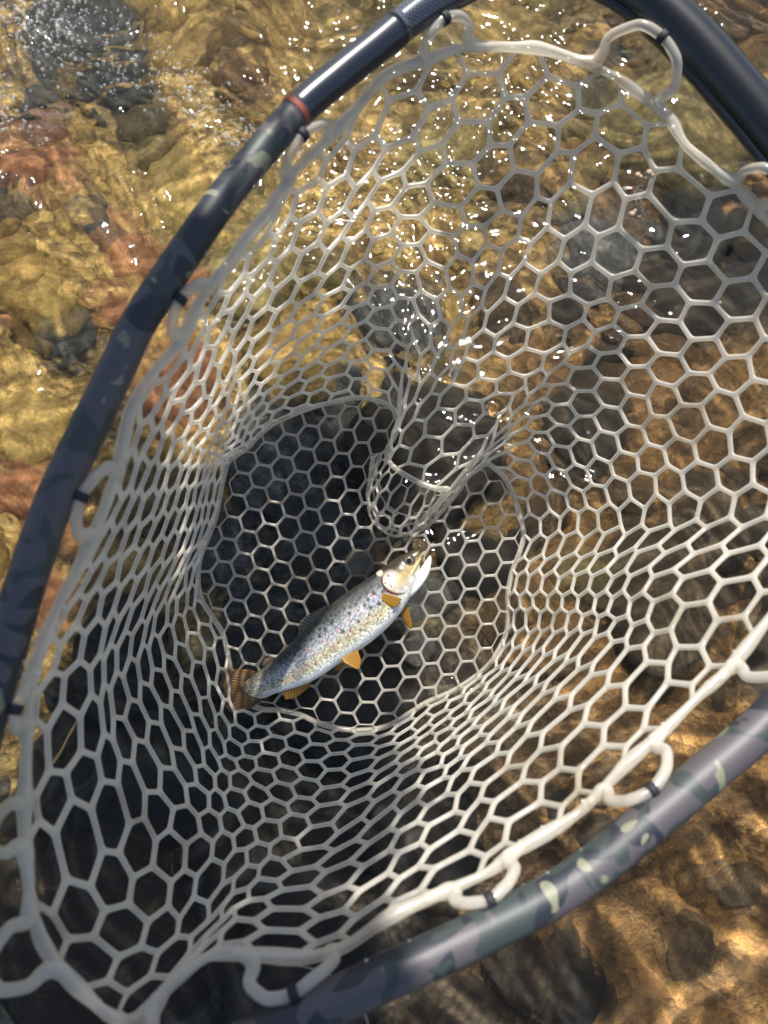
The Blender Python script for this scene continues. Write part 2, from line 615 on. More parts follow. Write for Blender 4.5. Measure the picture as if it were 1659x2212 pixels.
SEAM = [(795, 861), (840, 876), (859, 900), (858, 930), (838, 968), (838, 993), (860, 1016), (905, 1042), (945, 1056), (968, 1062),
        (897, 1140), (930, 1106), (1002, 1036), (1046, 1003), (1070, 1013), (1094, 1038), (1112, 1078), (1124, 1118), (1131, 1160), (1116, 1210),
        (1106, 1235), (1097, 1282), (1097, 1312), (1096, 1356), (1085, 1389), (1062, 1428), (1036, 1454), (997, 1482), (965, 1499), (922, 1517),
        (893, 1535), (850, 1562), (814, 1574), (766, 1577), (727, 1573), (685, 1561), (651, 1545), (606, 1534), (565, 1532), (528, 1512),
        (505, 1474), (494, 1422), (482, 1370), (461, 1336), (436, 1297), (428, 1260), (431, 1210), (444, 1175), (464, 1125), (472, 1088),
        (482, 1036), (492, 999), (508, 985), (522, 976), (536, 966), (550, 950), (570, 931), (597, 912), (632, 896), (675, 880),
        (715, 870), (762, 860)]
# traced run of single mesh columns from rim (v = 0) to seam (v = 1)
GUIDES = {
    1.5: [(.04, 956, 167), (.125, 943, 271), (.21, 914, 357), (.29, 886, 437), (.375, 889, 497), (.46, 884, 557), (.54, 876, 614), (.625, 874, 667), (.71, 871, 719), (.79, 865, 766), (.875, 862, 812)],
    3.5: [(.04, 1130, 156), (.125, 1096, 263), (.21, 1066, 362), (.29, 1044, 448), (.375, 1018, 519), (.46, 995, 599), (.54, 973, 664), (.625, 950, 725), (.75, 905, 820), (.88, 860, 905)],
    7.0: [(.125, 1352, 340), (.29, 1230, 520), (.46, 1125, 665), (.6, 1050, 770), (.67, 1030, 815), (.75, 1000, 862), (.83, 978, 912), (.92, 945, 985)],
    9.5: [(.04, 1578, 464), (.125, 1492, 524), (.21, 1422, 578), (.29, 1354, 628), (.375, 1297, 683), (.46, 1248, 728), (.6, 1168, 812), (.75, 1102, 888), (.88, 1048, 965), (.95, 1005, 1020)],
    10.5: [(.083, 1592, 555), (.167, 1511, 612), (.25, 1440, 654), (.333, 1373, 693), (.417, 1310, 734), (.5, 1253, 768), (.583, 1205, 808), (.667, 1164, 850), (.75, 1126, 895), (.833, 1090, 938), (.917, 1040, 988), (.96, 985, 1048)],
    11.5: [(.125, 1602, 651), (.21, 1518, 690), (.29, 1445, 729), (.375, 1378, 758), (.46, 1318, 794), (.54, 1261, 821), (.625, 1210, 850), (.71, 1160, 884), (.79, 1116, 922), (.88, 1070, 962), (.95, 1020, 1010)],
    12.5: [(.167, 1596, 730), (.25, 1516, 772), (.333, 1442, 798), (.417, 1378, 822), (.5, 1321, 847), (.583, 1266, 871), (.667, 1213, 897), (.75, 1168, 916), (.833, 1120, 945), (.92, 1068, 982)],
    13.5: [(.21, 1581, 808), (.29, 1502, 842), (.375, 1433, 865), (.46, 1373, 891), (.54, 1321, 904), (.625, 1263, 922), (.71, 1214, 938), (.79, 1170, 955), (.875, 1130, 968), (.94, 1090, 988)],
    14.5: [(.25, 1560, 889), (.333, 1487, 909), (.417, 1422, 933), (.5, 1365, 948), (.583, 1310, 964), (.667, 1256, 977), (.75, 1210, 990), (.833, 1175, 1003), (.917, 1133, 1018)],
    15.5: [(.125, 1702, 930), (.21, 1620, 951), (.29, 1539, 969), (.375, 1469, 987), (.46, 1407, 995), (.54, 1351, 1008), (.625, 1296, 1021), (.71, 1249, 1029), (.79, 1205, 1037), (.875, 1165, 1044), (.95, 1130, 1053)],
    16.5: [(.25, 1587, 1024), (.333, 1510, 1037), (.417, 1444, 1042), (.5, 1387, 1055), (.583, 1336, 1063), (.667, 1286, 1076), (.75, 1245, 1078), (.833, 1205, 1087), (.917, 1163, 1090)],
    17.5: [(.125, 1703, 1089), (.21, 1625, 1094), (.29, 1550, 1100), (.375, 1480, 1107), (.46, 1418, 1113), (.54, 1365, 1118), (.625, 1317, 1123), (.71, 1270, 1128), (.79, 1229, 1131), (.875, 1190, 1134), (.95, 1151, 1138)],
    20.0: [(0.09, 1605, 1258), (0.18, 1510, 1242), (0.28, 1425, 1238), (0.4, 1352, 1237), (0.55, 1280, 1238), (0.7, 1215, 1238), (0.85, 1155, 1238)],
    23.0: [(0.1, 1448, 1455), (0.18, 1400, 1412), (0.28, 1352, 1388), (0.4, 1300, 1372), (0.55, 1245, 1364), (0.7, 1190, 1361), (0.85, 1140, 1360)],
    27.0: [(0.1, 1172, 1710), (0.2, 1125, 1665), (0.29, 1092, 1634), (0.375, 1068, 1612), (0.46, 1050, 1592), (0.54, 1036, 1575), (0.625, 1024, 1558), (0.71, 1015, 1542), (0.79, 1009, 1525), (0.875, 1003, 1506)],
    31.0: [(0.1, 845, 1920), (0.2, 850, 1860), (0.29, 854, 1805), (0.375, 856, 1760), (0.46, 858, 1720), (0.54, 860, 1685), (0.625, 860, 1655), (0.71, 858, 1632), (0.79, 855, 1612), (0.875, 852, 1592)],
    34.0: [(0.12, 560, 1990), (0.25, 595, 1925), (0.375, 625, 1860), (0.46, 650, 1815), (0.54, 672, 1765), (0.625, 686, 1723), (0.71, 693, 1684), (0.79, 700, 1647), (0.875, 710, 1611)],
    37.0: [(0.1, 385, 2090), (0.208, 441, 1988), (0.29, 472, 1910), (0.375, 503, 1835), (0.46, 517, 1780), (0.54, 528, 1731), (0.625, 539, 1693), (0.708, 550, 1657), (0.79, 563, 1622), (0.875, 578, 1588)],
    40.0: [(0.09, 200, 2010), (0.21, 300, 1900), (0.34, 368, 1780), (0.53, 425, 1670), (0.8, 470, 1550)],
    43.5: [(.04, 75, 1640), (.125, 138, 1596), (.21, 203, 1567), (.33, 240, 1523), (.5, 300, 1450), (.67, 350, 1395), (.85, 405, 1345)],
    47.5: [(0.1, 195, 1250), (0.22, 245, 1235), (0.4, 320, 1205), (0.6, 385, 1175), (0.8, 430, 1158)],
    50.5: [(0.2, 310, 1032), (0.4, 370, 1030), (0.6, 420, 1027), (0.8, 452, 1022)],
    54.0: [(0.2, 420, 800), (0.4, 455, 872), (0.6, 485, 915), (0.8, 510, 948)],
    57.0: [(0.2, 538, 620), (0.4, 540, 735), (0.6, 552, 815), (0.8, 572, 868)],
    60.0: [(0.1, 697, 395), (0.2, 698, 480), (0.29, 697, 550), (0.375, 693, 605), (0.46, 690, 650), (0.54, 690, 690), (0.625, 692, 725), (0.71, 694, 761), (0.79, 697, 792), (0.875, 702, 823)],
    61.5: [(0.05, 790, 270), (0.125, 790, 350), (0.21, 782, 420), (0.29, 776, 478), (0.375, 769, 540), (0.46, 775, 599), (0.54, 775, 638), (0.625, 775, 680), (0.71, 775, 719), (0.79, 775, 758), (0.875, 776, 797)],
}
SEAM_D = 0.70


def seam_depth(px, py):
    # the pleat lifts the seam a little towards the camera round the tongue
    return SEAM_D - 0.040 * np.exp(-(((px - 915) / 95) ** 2 + ((py - 1010) / 75) ** 2))


def bag_surface():
    vs = np.linspace(0, 1, 25)
    uk = sorted(GUIDES)
    rows = []
    for u in uk:
        r = spline_u(np.arange(NCOL), RIM, np.array([u]), NCOL)[0]
        s = spline_u(np.arange(NCOL), SEAM, np.array([u]), NCOL)[0]
        g = [(0, *r)] + GUIDES[u] + [(1, *s)]
        g = np.array(g)
        rows.append(spline_u(g[:, 0], g[:, 1:], vs))
    G = np.array(rows)                                    # guide, v, 2
    uu = np.arange(0, NCOL, 0.25)
    out = np.zeros((len(uu), len(vs), 2))
    for j in range(len(vs)):
        out[:, j] = spline_u(uk, G[:, j], uu, NCOL)
    Rr = spline_u(np.arange(NCOL), RIM, uu, NCOL)
    Sr = spline_u(np.arange(NCOL), SEAM, uu, NCOL)
    w = vs[None, :, None]
    out = out + (1 - w) ** 3 * (Rr[:, None] - out[:, :1]) + w ** 3 * (Sr[:, None] - out[:, -1:])
    dr = rim_depth(Rr[:, 0], Rr[:, 1])[:, None]
    ds = seam_depth(Sr[:, 0], Sr[:, 1])[:, None]
    D = dr + (ds - dr) * vs[None, :]
    # the wall doubles over itself along the pleat: ridge towards the eye, valley tucked behind it
    du = spline_u([0, 7.5, 9.0, 10.3, 11.6, 13.0, 16], np.array([[0], [-.006], [-.020], [.022], [.012], [0], [0]], float), np.clip(uu, 0, 16))[:, 0]
    D = D + du[:, None] * (np.clip((vs - 0.35) / 0.4, 0, 1) ** 2 * (3 - 2 * np.clip((vs - 0.35) / 0.4, 0, 1)))[None]
    W = P(out[..., 0], out[..., 1], D)
    return uu, vs, W


_UU, _VS, _WALL = bag_surface()


def wall_at(u, v):
    """bilinear-smooth lookup of the bag wall, u in columns, v in 0..1"""
    u = np.mod(np.asarray(u, float), NCOL) / 0.25
    v = np.clip(np.asarray(v, float), 0, 1) * (len(_VS) - 1)
    i = np.floor(u).astype(int)
    j = np.minimum(np.floor(v).astype(int), len(_VS) - 2)
    fu, fv = (u - i)[..., None], (v - j)[..., None]
    n = len(_UU)
    a, b = _WALL[i % n, j], _WALL[(i + 1) % n, j]
    c, d = _WALL[i % n, j + 1], _WALL[(i + 1) % n, j + 1]
    return (a * (1 - fu) + b * fu) * (1 - fv) + (c * (1 - fu) + d * fu) * fv


class HoleSheet:
    """a moulded sheet with one rounded hole per cell"""
    def __init__(self):
        self.v, self.f, self.key = [], [], {}

    def vert(self, p, key=None):
        if key is not None and key in self.key:
            return self.key[key]
        self.v.append(tuple(float(x) for x in p))
        if key is not None:
            self.key[key] = len(self.v) - 1
        return len(self.v) - 1

    def cell(self, outer, keys, width):
        """outer: (n,3) corner positions of the cell in order, keys per corner; width of the strands"""
        outer = np.asarray(outer, float)
        n = len(outer)
        c = outer.mean(0)
        ring_o, ring_i = [], []
        # outline with two extra points per side
        per = []
        for i in range(n):
            a, b = outer[i], outer[(i + 1) % n]
            ka, kb = keys[i], keys[(i + 1) % n]
            per.append((a, ka, True))
            for t in (0.22, 0.78):
                k = None
                if ka is not None and kb is not None:
                    k = (ka, kb, round(t, 2)) if ka < kb else (kb, ka, round(1 - t, 2))
                per.append((a + (b - a) * t, k, False))
        # distance of each side from the centre sets how far the hole is drawn in
        m = len(per)
        seg = []
        for i in range(n):
            a, b = outer[i], outer[(i + 1) % n]
            e = b - a
            L = np.linalg.norm(e) + 1e-9
            q = c - a
            h = q - e / L * (q @ (e / L))
            hl = np.linalg.norm(h) + 1e-9
            seg.append((h / hl, hl, L))
        width = min(width, 0.25 * float(np.mean([q_[1] for q_ in seg])))
        for idx, (p, k, corner) in enumerate(per):
            i = idx // 3
            if corner:
                h0, l0, _ = seg[i - 1]
                h1, l1, _ = seg[i]
                w0, w1 = min(width / 2, l0 * 0.72), min(width / 2, l1 * 0.72)
                q = p + (h0 * w0 + h1 * w1) * 0.667
                q = q + (c - q) * 0.035
            else:
                h, l, _ = seg[i]
                q = p + h * min(width / 2, l * 0.72)
                q = q + (c - q) * 0.015
            ring_o.append(self.vert(p, k))
            ring_i.append(self.vert(q))
        for a in range(m):
            b = (a + 1) % m
            if ring_o[a] != ring_o[b]:
                self.f.append((ring_o[a], ring_o[b], ring_i[b], ring_i[a]))

    def build(self, name, mat, parent, thick, levels=1):
        me = mesh(name, self.v, self.f)
        bm = bmesh.new()
        bm.from_mesh(me)
        bmesh.ops.recalc_face_normals(bm, faces=bm.faces)
        bm.to_mesh(me)
        bm.free()
        o = add(name, me, mat, parent)
        so = o.modifiers.new('thickness', 'SOLIDIFY')
        so.thickness = thick
        so.offset = 0
        su = o.modifiers.new('round', 'SUBSURF')
        su.levels = su.render_levels = levels
        return o


def rubber_mat(name, tint=(0.95, 0.90, 0.80), clear=0.33):
    m, nt, N, L, b = new_mat(name)
    tc = node(nt, 'ShaderNodeTexCoord')
    n1 = noise(nt, 140, 3, 0.6, tc.outputs['Object'])
    n2 = noise(nt, 18, 3, 0.6, tc.outputs['Object'])
    r = ramp(nt, [(0.25, (tint[0] * 0.66, tint[1] * 0.60, tint[2] * 0.50)), (0.42, tuple(x * 0.9 for x in tint)), (0.7, tint)])
    L.new(n2.outputs[0], r.inputs[0])
    L.new(r.outputs[0], b.inputs['Base Color'])
    b.inputs['Roughness'].default_value = 0.22
    b.inputs['IOR'].default_value = 1.42
    b.inputs['Specular IOR Level'].default_value = 0.8
    b.inputs['Coat Weight'].default_value = 1.0
    b.inputs['Coat Roughness'].default_value = 0.12
    bp = bump(nt, n1.outputs[0], 0.30, 0.0015)
    L.new(bp.outputs[0], b.inputs['Normal'])
    tl = node(nt, 'ShaderNodeBsdfTranslucent')
    L.new(r.outputs[0], tl.inputs[0])
    m1 = node(nt, 'ShaderNodeMixShader')
    m1.inputs[0].default_value = 0.50
    L.new(b.outputs[0], m1.inputs[1])
    L.new(tl.outputs[0], m1.inputs[2])
    tr = node(nt, 'ShaderNodeBsdfTransparent')
    tr.inputs[0].default_value = (0.95, 0.94, 0.90, 1)
    # clear silicone: looked through where it faces the eye, milky towards its edges
    lw = node(nt, 'ShaderNodeLayerWeight')
    lw.inputs[0].default_value = 0.35
    fr = ramp(nt, [(0.0, (min(clear * 1.6, 0.8),) * 3), (0.5, (clear,) * 3), (0.92, (0.04,) * 3)])
    L.new(lw.outputs['Facing'], fr.inputs[0])
    m2 = node(nt, 'ShaderNodeMixShader')
    L.new(fr.outputs[0], m2.inputs[0])
    L.new(m1.outputs[0], m2.inputs[1])
    L.new(tr.outputs[0], m2.inputs[2])
    L.new(m2.outputs[0], N['Material Output'].inputs['Surface'])
    return m


def inside(poly, x, y):
    poly = np.asarray(poly)
    x0, y0 = poly[:, 0], poly[:, 1]
    x1, y1 = np.roll(x0, -1), np.roll(y0, -1)
    c = ((y0 > y) != (y1 > y)) & (x < (x1 - x0) * (y - y0) / (y1 - y0 + 1e-12) + x0)
    return c.sum() % 2 == 1


def tps(src, dst):
    src, dst = np.asarray(src, float), np.asarray(dst, float)
    n = len(src)

    def U(r2):
        return np.where(r2 > 0, r2 * np.log(r2 + 1e-12), 0)
    K = U(((src[:, None] - src[None]) ** 2).sum(-1))
    A = np.zeros((n + 3, n + 3))
    A[:n, :n] = K
    A[:n, n] = 1
    A[:n, n + 1:] = src
    A[n, :n] = 1
    A[n + 1:, :n] = src.T
    w = np.linalg.solve(A, np.concatenate([dst, np.zeros((3, dst.shape[1]))]))

    def f(q):
        q = np.asarray(q, float)
        k = U(((q[..., None, :] - src) ** 2).sum(-1))
        return k @ w[:n] + w[n] + q @ w[n + 1:]
    return f


def panel_depth(px, py):
    # floor of the bag: sags a little under the fish, curls up along the seam
    return SEAM_D + 0.012 * np.exp(-(((px - 720) / 190) ** 2 + ((py - 1340) / 170) ** 2)) - 0.006


def make_net():
    root = empty('landing_net', tuple(P(900, 1900, 0.385)))
    tag(root, 'camouflage hooped landing net with clear rubber mesh bag holding the trout', 'landing net')
    rub = rubber_mat('clear_rubber')
    rub_panel = rubber_mat('clear_rubber_floor', (0.84, 0.79, 0.70), 0.38)

    # --- side netting: hexagons with two sides along the rim
    sh = HoleSheet()
    S3 = math.sqrt(3)
    Hs = NROW * S3
    jit = {}
    for i in range(NCOL):
        uc = 1.5 * (i + 0.5)
        off = 0.0 if i % 2 else S3 / 2
        for j in range(-1, NROW):
            vc = off + (j + 0.5) * S3
            pts = []
            for k in range(6):
                a = k * math.pi / 3
                pts.append((uc + math.cos(a), vc + math.sin(a) * 1.0))
            # clip to 0..Hs in v
            def clip(poly, lim, sgn):
                res = []
                for q in range(len(poly)):
                    A, B = poly[q], poly[(q + 1) % len(poly)]
                    ina, inb = sgn * (A[1] - lim) >= -1e-6, sgn * (B[1] - lim) >= -1e-6
                    if ina:
                        res.append(A)
                    if ina != inb:
                        t = (lim - A[1]) / (B[1] - A[1])
                        res.append((A[0] + (B[0] - A[0]) * t, lim))
                return res
            pts = clip(pts, 0.0, 1)
            pts = clip(pts, Hs, -1) if len(pts) > 2 else []
            ded = []
            for q in pts:
                if not ded or abs(q[0] - ded[-1][0]) + abs(q[1] - ded[-1][1]) > 1e-4:
                    ded.append(q)
            if len(ded) > 2 and abs(ded[0][0] - ded[-1][0]) + abs(ded[0][1] - ded[-1][1]) < 1e-4:
                ded.pop()
            pts = ded
            if len(pts) < 3 or max(q[1] for q in pts) - min(q[1] for q in pts) < 0.3:
                continue
            W, keys = [], []
            for (a, b) in pts:
                kk = (int(round((a % (1.5 * NCOL)) * 1000)) % int(1500 * NCOL), int(round(b * 1000)))
                if kk not in jit:
                    jit[kk] = rng.normal(size=3) * 0.0006
                W.append(wall_at(a / 1.5, b / Hs) + (jit[kk] if 0.01 < b < Hs - .01 else 0))
                keys.append(kk)
            vm = np.mean([q[1] for q in pts]) / Hs
            sh.cell(W, keys, 0.0022 + 0.0013 * (1 - vm) ** 2)
    sh.build('side_netting', rub, root, 0.0027)

    # --- floor netting inside the seam
    f = tps([(0, 0), (-6, 1), (3, 3.5), (6, -2), (-3, -5.5), (1, 5.5)],
            [(776, 1217), (525, 1220), (895, 1384), (1025, 1091), (713, 925), (798, 1492)])
    uu = np.arange(0, NCOL, 0.25)
    seam_px = spline_u(np.arange(NCOL), SEAM, uu, NCOL)
    pol = [tuple(p) for p in seam_px]
    # under the pleat the floor runs on below the tongue
    fl = HoleSheet()
    hide = [(838, 968), (810, 1000), (808, 1040), (806, 1085), (820, 1125), (850, 1145), (890, 1142), (930, 1115), (960, 1080), (1000, 1045), (975, 1060), (905, 1042), (860, 1016), (838, 993)]
    ps = np.array(pol)
    lat = []
    for c in range(-12, 13):
        for r2 in range(-26, 27):
            if (r2 % 2) != (c % 2):
                continue
            lat.append((c, r2 / 2))

    def nodepx(c, r, k):
        a = k * math.pi / 3
        cc = c + math.cos(a) / 1.5
        rr = r + math.sin(a) / S3
        return cc, rr
    for (c, r) in lat:
        ctr = f(np.array([(c, r)]))[0]
        if not inside(pol, *ctr):
            continue
        if (c, r) == (0, 0) or inside(hide, *ctr):
            continue
        W, keys = [], []
        for k in range(6):
            cc, rr = nodepx(c, r, k)
            kk = (int(round(cc * 300)), int(round(rr * 300)))
            q = f(np.array([(cc, rr)]))[0]
            if not inside(pol, *q):
                q = ps[np.argmin(((ps - q) ** 2).sum(1))]
            # keep clear of the tongue: the floor dips there
            d = panel_depth(q[0], q[1])
            W.append(P(q[0], q[1], d))
            keys.append(kk)
        fl.cell(W, keys, 0.0021)
    floor = fl.build('floor_netting', rub_panel, root, 0.0025)
    # moulded plug in the middle of the floor
    mb = MB()
    c0 = P(776, 1217, SEAM_D - 0.006)
    ax = np.array(CAM_M.to_3x3() @ Vector((0, 0, 1)))
    ex = np.array(CAM_M.to_3x3() @ Vector((1, 0, 0)))
    ey = np.array(CAM_M.to_3x3() @ Vector((0, 1, 0)))
    prof = [(0.0, 0.0005), (0.0072, 0.0007), (0.0078, 0.0013), (0.0086, 0.0013), (0.0092, 0.0008), (0.0128, 0.0008), (0.0134, 0.0), (0.0128, -0.0012), (0.0, -0.0012)]
    a = np.linspace(0, 2 * math.pi, 36, endpoint=False)
    V = np.array([[c0 + (math.cos(t) * ex + math.sin(t) * ey) * max(r_, 1e-5) + ax * h for t in a] for r_, h in prof])
    mb.grid(V, caps=True)
    mb.build('floor_plug', rubber_mat('clear_rubber_plug', (0.30, 0.29, 0.28), 0.5), floor)

    # --- tongue: floor netting that rolls up over itself where the pleat lifts the seam
    tg = HoleSheet()
    lip = np.array([(803, 985), (797, 1035), (792, 1080), (806, 1130), (845, 1158), (893, 1156), (935, 1128), (968, 1092), (1000, 1052)])
    top = np.array([(838, 968), (838, 993), (850, 1006), (872, 1024), (905, 1042), (930, 1050), (952, 1058), (978, 1058), (1004, 1040)])
    nt_ = 13
    tt = np.linspace(0, 8, nt_ * 2 + 1)
    LP, TP = catmull(lip, tt), catmull(top, tt)

    def tongue(a_, b_):
        """a_ along 0..1, b_ 0 at the seam, 1 at the lip, >1 curling under"""
        x = a_ * (len(tt) - 1)
        i = min(int(x), len(tt) - 2)
        fz = x - i
        A = TP[i] * (1 - fz) + TP[i + 1] * fz
        B = LP[i] * (1 - fz) + LP[i + 1] * fz
        ang = min(b_, 1.6) * math.pi / 2
        q = A + (B - A) * math.sin(ang)
        ds = float(seam_depth(A[0], A[1]))
        return P(q[0], q[1], ds + 0.002 + (1 - math.cos(ang)) * 0.028)
    nc = 13
    for i in range(nc):
        for j in range(5):
            vc = (j + (0.5 if i % 2 else 0.0)) * 0.34 + 0.10
            W, keys = [], []
            for k in range(6):
                a_ = i + 0.5 + math.cos(k * math.pi / 3) / 1.5
                b_ = vc + math.sin(k * math.pi / 3) * 0.34 / S3
                keys.append((int(round(a_ * 300)), int(round(b_ * 3000))))
                W.append(tongue(min(max(a_ / nc, 0), 1), max(b_, 0)))
            tg.cell(W, keys, 0.0021)
    tg.build('floor_pleat', rub_panel, root, 0.0024)

    # --- moulded cords
    uu = np.arange(0, NCOL, 0.2)
    V = tube(wall_at(uu, np.zeros_like(uu)), 0.0031 + 0.0005 * np.sin(uu * 2.1) + 0.0003 * np.sin(uu * 5.3 + 1), 12, True)
    mb = MB()
    mb.grid(V, closed_u=True)
    mb.build('rim_cord', rub, root)
    V = tube(wall_at(uu, np.ones_like(uu)), 0.0024, 10, True)
    mb = MB()
    mb.grid(V, closed_u=True)
    mb.build('seam_cord', rub_panel, root)

    # --- the hoop
    hp = [(1165, -92, 1.35), (1080, -72, 1.2), (990, -25, 1.0), (900, 30, .95), (815, 98, .9), (725, 170, .88), (640, 243, .86), (545, 350, .86), (465, 452, .88),
          (362, 602, .9), (297, 702, .9), (260, 780, .9), (188, 932, .92), (117, 1084, .92), (65, 1232, .94), (20, 1375, .94), (-15, 1490, .96), (-50, 1620, .98), (-80, 1760, 1.0),
          (-95, 1910, 1.0), (-85, 2070, 1.0), (-40, 2220, 1.0), (60, 2325, 1.0), (200, 2358, 1.0), (350, 2332, 1.0), (520, 2262, 1.0), (680, 2184, 1.0), (829, 2112, 1.02),
          (1029, 2019, 1.02), (1229, 1912, 1.03), (1424, 1758, 1.05), (1530, 1668, 1.05), (1589, 1619, 1.05), (1668, 1545, 1.06), (1790, 1405, 1.06), (1890, 1235, 1.08),
          (1955, 1050, 1.1), (1960, 860, 1.2), (1925, 690, 1.3), (1850, 520, 1.45), (1745, 385, 1.5), (1665, 288, 1.5), (1592, 200, 1.5), (1485, 80, 1.5), (1385, -8, 1.45), (1270, -72, 1.4)]
    hp = np.array(hp)
    K = len(hp)
    dens = 8
    t = np.arange(0, K, 1 / dens)
    q = catmull(hp, t, True)
    dh = 1 / (1 / rim_depth(q[:, 0], q[:, 1]) + 0.12)
    HC = P(q[:, 0], q[:, 1], dh)
    HR = q[:, 2] * 0.0098
    n = len(HC)

    def section(i0, i1, grow=0.0):
        idx = np.arange(i0, i1 + 1) % n
        return HC[idx], HR[idx] + grow

    def camo():
        m, nt, N, L, b = new_mat('camo_paint')
        tc = node(nt, 'ShaderNodeTexCoord')
        vo1 = noise(nt, 22, 1.2, 0.5, tc.outputs['Object'], 1.4)
        vo2 = noise(nt, 34, 1.0, 0.5, tc.outputs['Object'], 1.6)
        va = node(nt, 'ShaderNodeVectorMath', operation='ADD')
        L.new(tc.outputs['Object'], va.inputs[0])
        va.inputs[1].default_value = (3.1, 1.7, 5.2)
        L.new(va.outputs[0], vo2.inputs['Vector'])
        va3 = node(nt, 'ShaderNodeVectorMath', operation='ADD')
        L.new(tc.outputs['Object'], va3.inputs[0])
        va3.inputs[1].default_value = (-7.3, 4.4, 0.6)
        vo3 = noise(nt, 40, 1.0, 0.5, va3.outputs[0], 1.2)
        r1 = ramp(nt, [(0.0, (0.016, 0.019, 0.026)), (0.47, (0.016, 0.019, 0.026)), (0.48, (0.070, 0.062, 0.066)), (1.0, (0.070, 0.062, 0.066))], 'LINEAR')
        L.new(vo1.outputs[0], r1.inputs[0])
        r2 = ramp(nt, [(0.0, (0, 0, 0)), (0.57, (0, 0, 0)), (0.575, (1, 1, 1)), (1, (1, 1, 1))])
        L.new(vo2.outputs[0], r2.inputs[0])
        r3 = ramp(nt, [(0.0, (0, 0, 0)), (0.655, (0, 0, 0)), (0.66, (1, 1, 1)), (1, (1, 1, 1))])
        L.new(vo3.outputs[0], r3.inputs[0])
        mx = node(nt, 'ShaderNodeMix', data_type='RGBA')
        L.new(r2.outputs[0], mx.inputs['Factor'])
        L.new(r1.outputs[0], mx.inputs['A'])
        mx.inputs['B'].default_value = (0.032, 0.042, 0.040, 1)
        mx2 = node(nt, 'ShaderNodeMix', data_type='RGBA')
        L.new(r3.outputs[0], mx2.inputs['Factor'])
        L.new(mx.outputs['Result'], mx2.inputs['A'])
        mx2.inputs['B'].default_value = (0.17, 0.17, 0.11, 1)
        L.new(mx2.outputs['Result'], b.inputs['Base Color'])
        b.inputs['Roughness'].default_value = 0.52
        ns = noise(nt, 260, 3, 0.6, tc.outputs['Object'])
        bs = bump(nt, ns.outputs[0], 0.12, 0.0008)
        L.new(bs.outputs[0], b.inputs['Normal'])
        return m

    def carbon():
        m, nt, N, L, b = new_mat('carbon_weave')
        uv = node(nt, 'ShaderNodeAttribute', attribute_name='weave')
        ch = node(nt, 'ShaderNodeTexChecker')
        ch.inputs['Scale'].default_value = 1
        ch.inputs['Color1'].default_value = (0.012, 0.013, 0.018, 1)
        ch.inputs['Color2'].default_value = (0.06, 0.07, 0.095, 1)
        L.new(uv.outputs['Vector'], ch.inputs['Vector'])
        L.new(ch.outputs['Color'], b.inputs['Base Color'])
        b.inputs['Metallic'].default_value = 0.3
        b.inputs['Roughness'].default_value = 0.3
        b.inputs['Coat Weight'].default_value = 0.6
        return m

    mb_black, nt, N, L, b = new_mat('black_lacquer')
    b.inputs['Base Color'].default_value = (0.006, 0.006, 0.007, 1)
    b.inputs['Roughness'].default_value = 0.30
    b.inputs['Specular IOR Level'].default_value = 0.6
    n1 = noise(nt, 500, 2, 0.5, node(nt, 'ShaderNodeTexCoord').outputs['Object'])
    bp = bump(nt, n1.outputs[0], 0.05, 0.0006)
    L.new(bp.outputs[0], b.inputs['Normal'])
    dark, nt, N, L, b = new_mat('dark_blue_lacquer')
    b.inputs['Base Color'].default_value = (0.014, 0.017, 0.026, 1)
    b.inputs['Roughness'].default_value = 0.3
    red, nt, N, L, b = new_mat('red_thread')
    b.inputs['Base Color'].default_value = (0.26, 0.065, 0.035, 1)
    b.inputs['Roughness'].default_value = 0.6
    tie, nt, N, L, b = new_mat('black_cord')
    b.inputs['Base Color'].default_value = (0.010, 0.010, 0.014, 1)
    b.inputs['Roughness'].default_value = 0.7

    # sections by control index
    i_red = int(6.0 * dens)
    i_carb = int(3.6 * dens)
    i_end = int(37.0 * dens)

    def sect(name, i0, i1, mat, parent, grow=0.0, nseg=28):
        C, R_ = section(i0, i1, grow)
        V = tube(C, R_, nseg)
        o = add(name, grid_mesh(name, V, closed_v=True, cap=True), mat, parent)
        return o, V
    camo_m = camo()
    hoop, _ = sect('hoop', i_red, i_end, camo_m, root)
    sect('lacquered_sleeve', i_carb, i_red, dark, root, 0.0004)
    co, V = sect('carbon_sleeve', int(1.0 * dens), i_carb, carbon(), root, 0.0001)
    me = co.data
    nn, mm = V.shape[:2]
    ca, cb = np.meshgrid(np.arange(nn), np.arange(mm), indexing='ij')
    arc = np.concatenate([[0], np.cumsum(np.linalg.norm(np.diff(HC[np.arange(8, 8 + nn) % n], axis=0), axis=1))]) / 0.0014
    wv = np.stack([arc[ca] + 0.001, cb * (40 / mm) + 0.001 + 0.5 * arc[ca] * 0, np.zeros_like(cb) + 0.5], -1)
    at = me.attributes.new('weave', 'FLOAT_VECTOR', 'POINT')
    at.data.foreach_set('vector', wv.astype(np.float32).ravel())
    yoke, _ = sect('yoke', i_end, n + int(1.0 * dens), mb_black, root, 0.0002)
    # groove rail along the inside of the yoke
    idx = np.arange(int(39.5 * dens), n + 4) % n
    inner = P(900, 1100, 0.44)
    Ci = HC[idx]
    vdir = inner - Ci
    vdir /= np.linalg.norm(vdir, axis=1)[:, None]
    Vr = tube(Ci + vdir * (HR[idx] * 1.02)[:, None] + 0.001 * ax, 0.0028, 10)
    add('cord_rail', grid_mesh('cord_rail', Vr, closed_v=True, cap=True), mb_black, yoke)
    C, R_ = HC[i_red - 1:i_red + 2], HR[i_red - 1:i_red + 2]
    mid = HC[i_red]
    tdir = (HC[i_red + 1] - HC[i_red - 1])
    tdir /= np.linalg.norm(tdir)
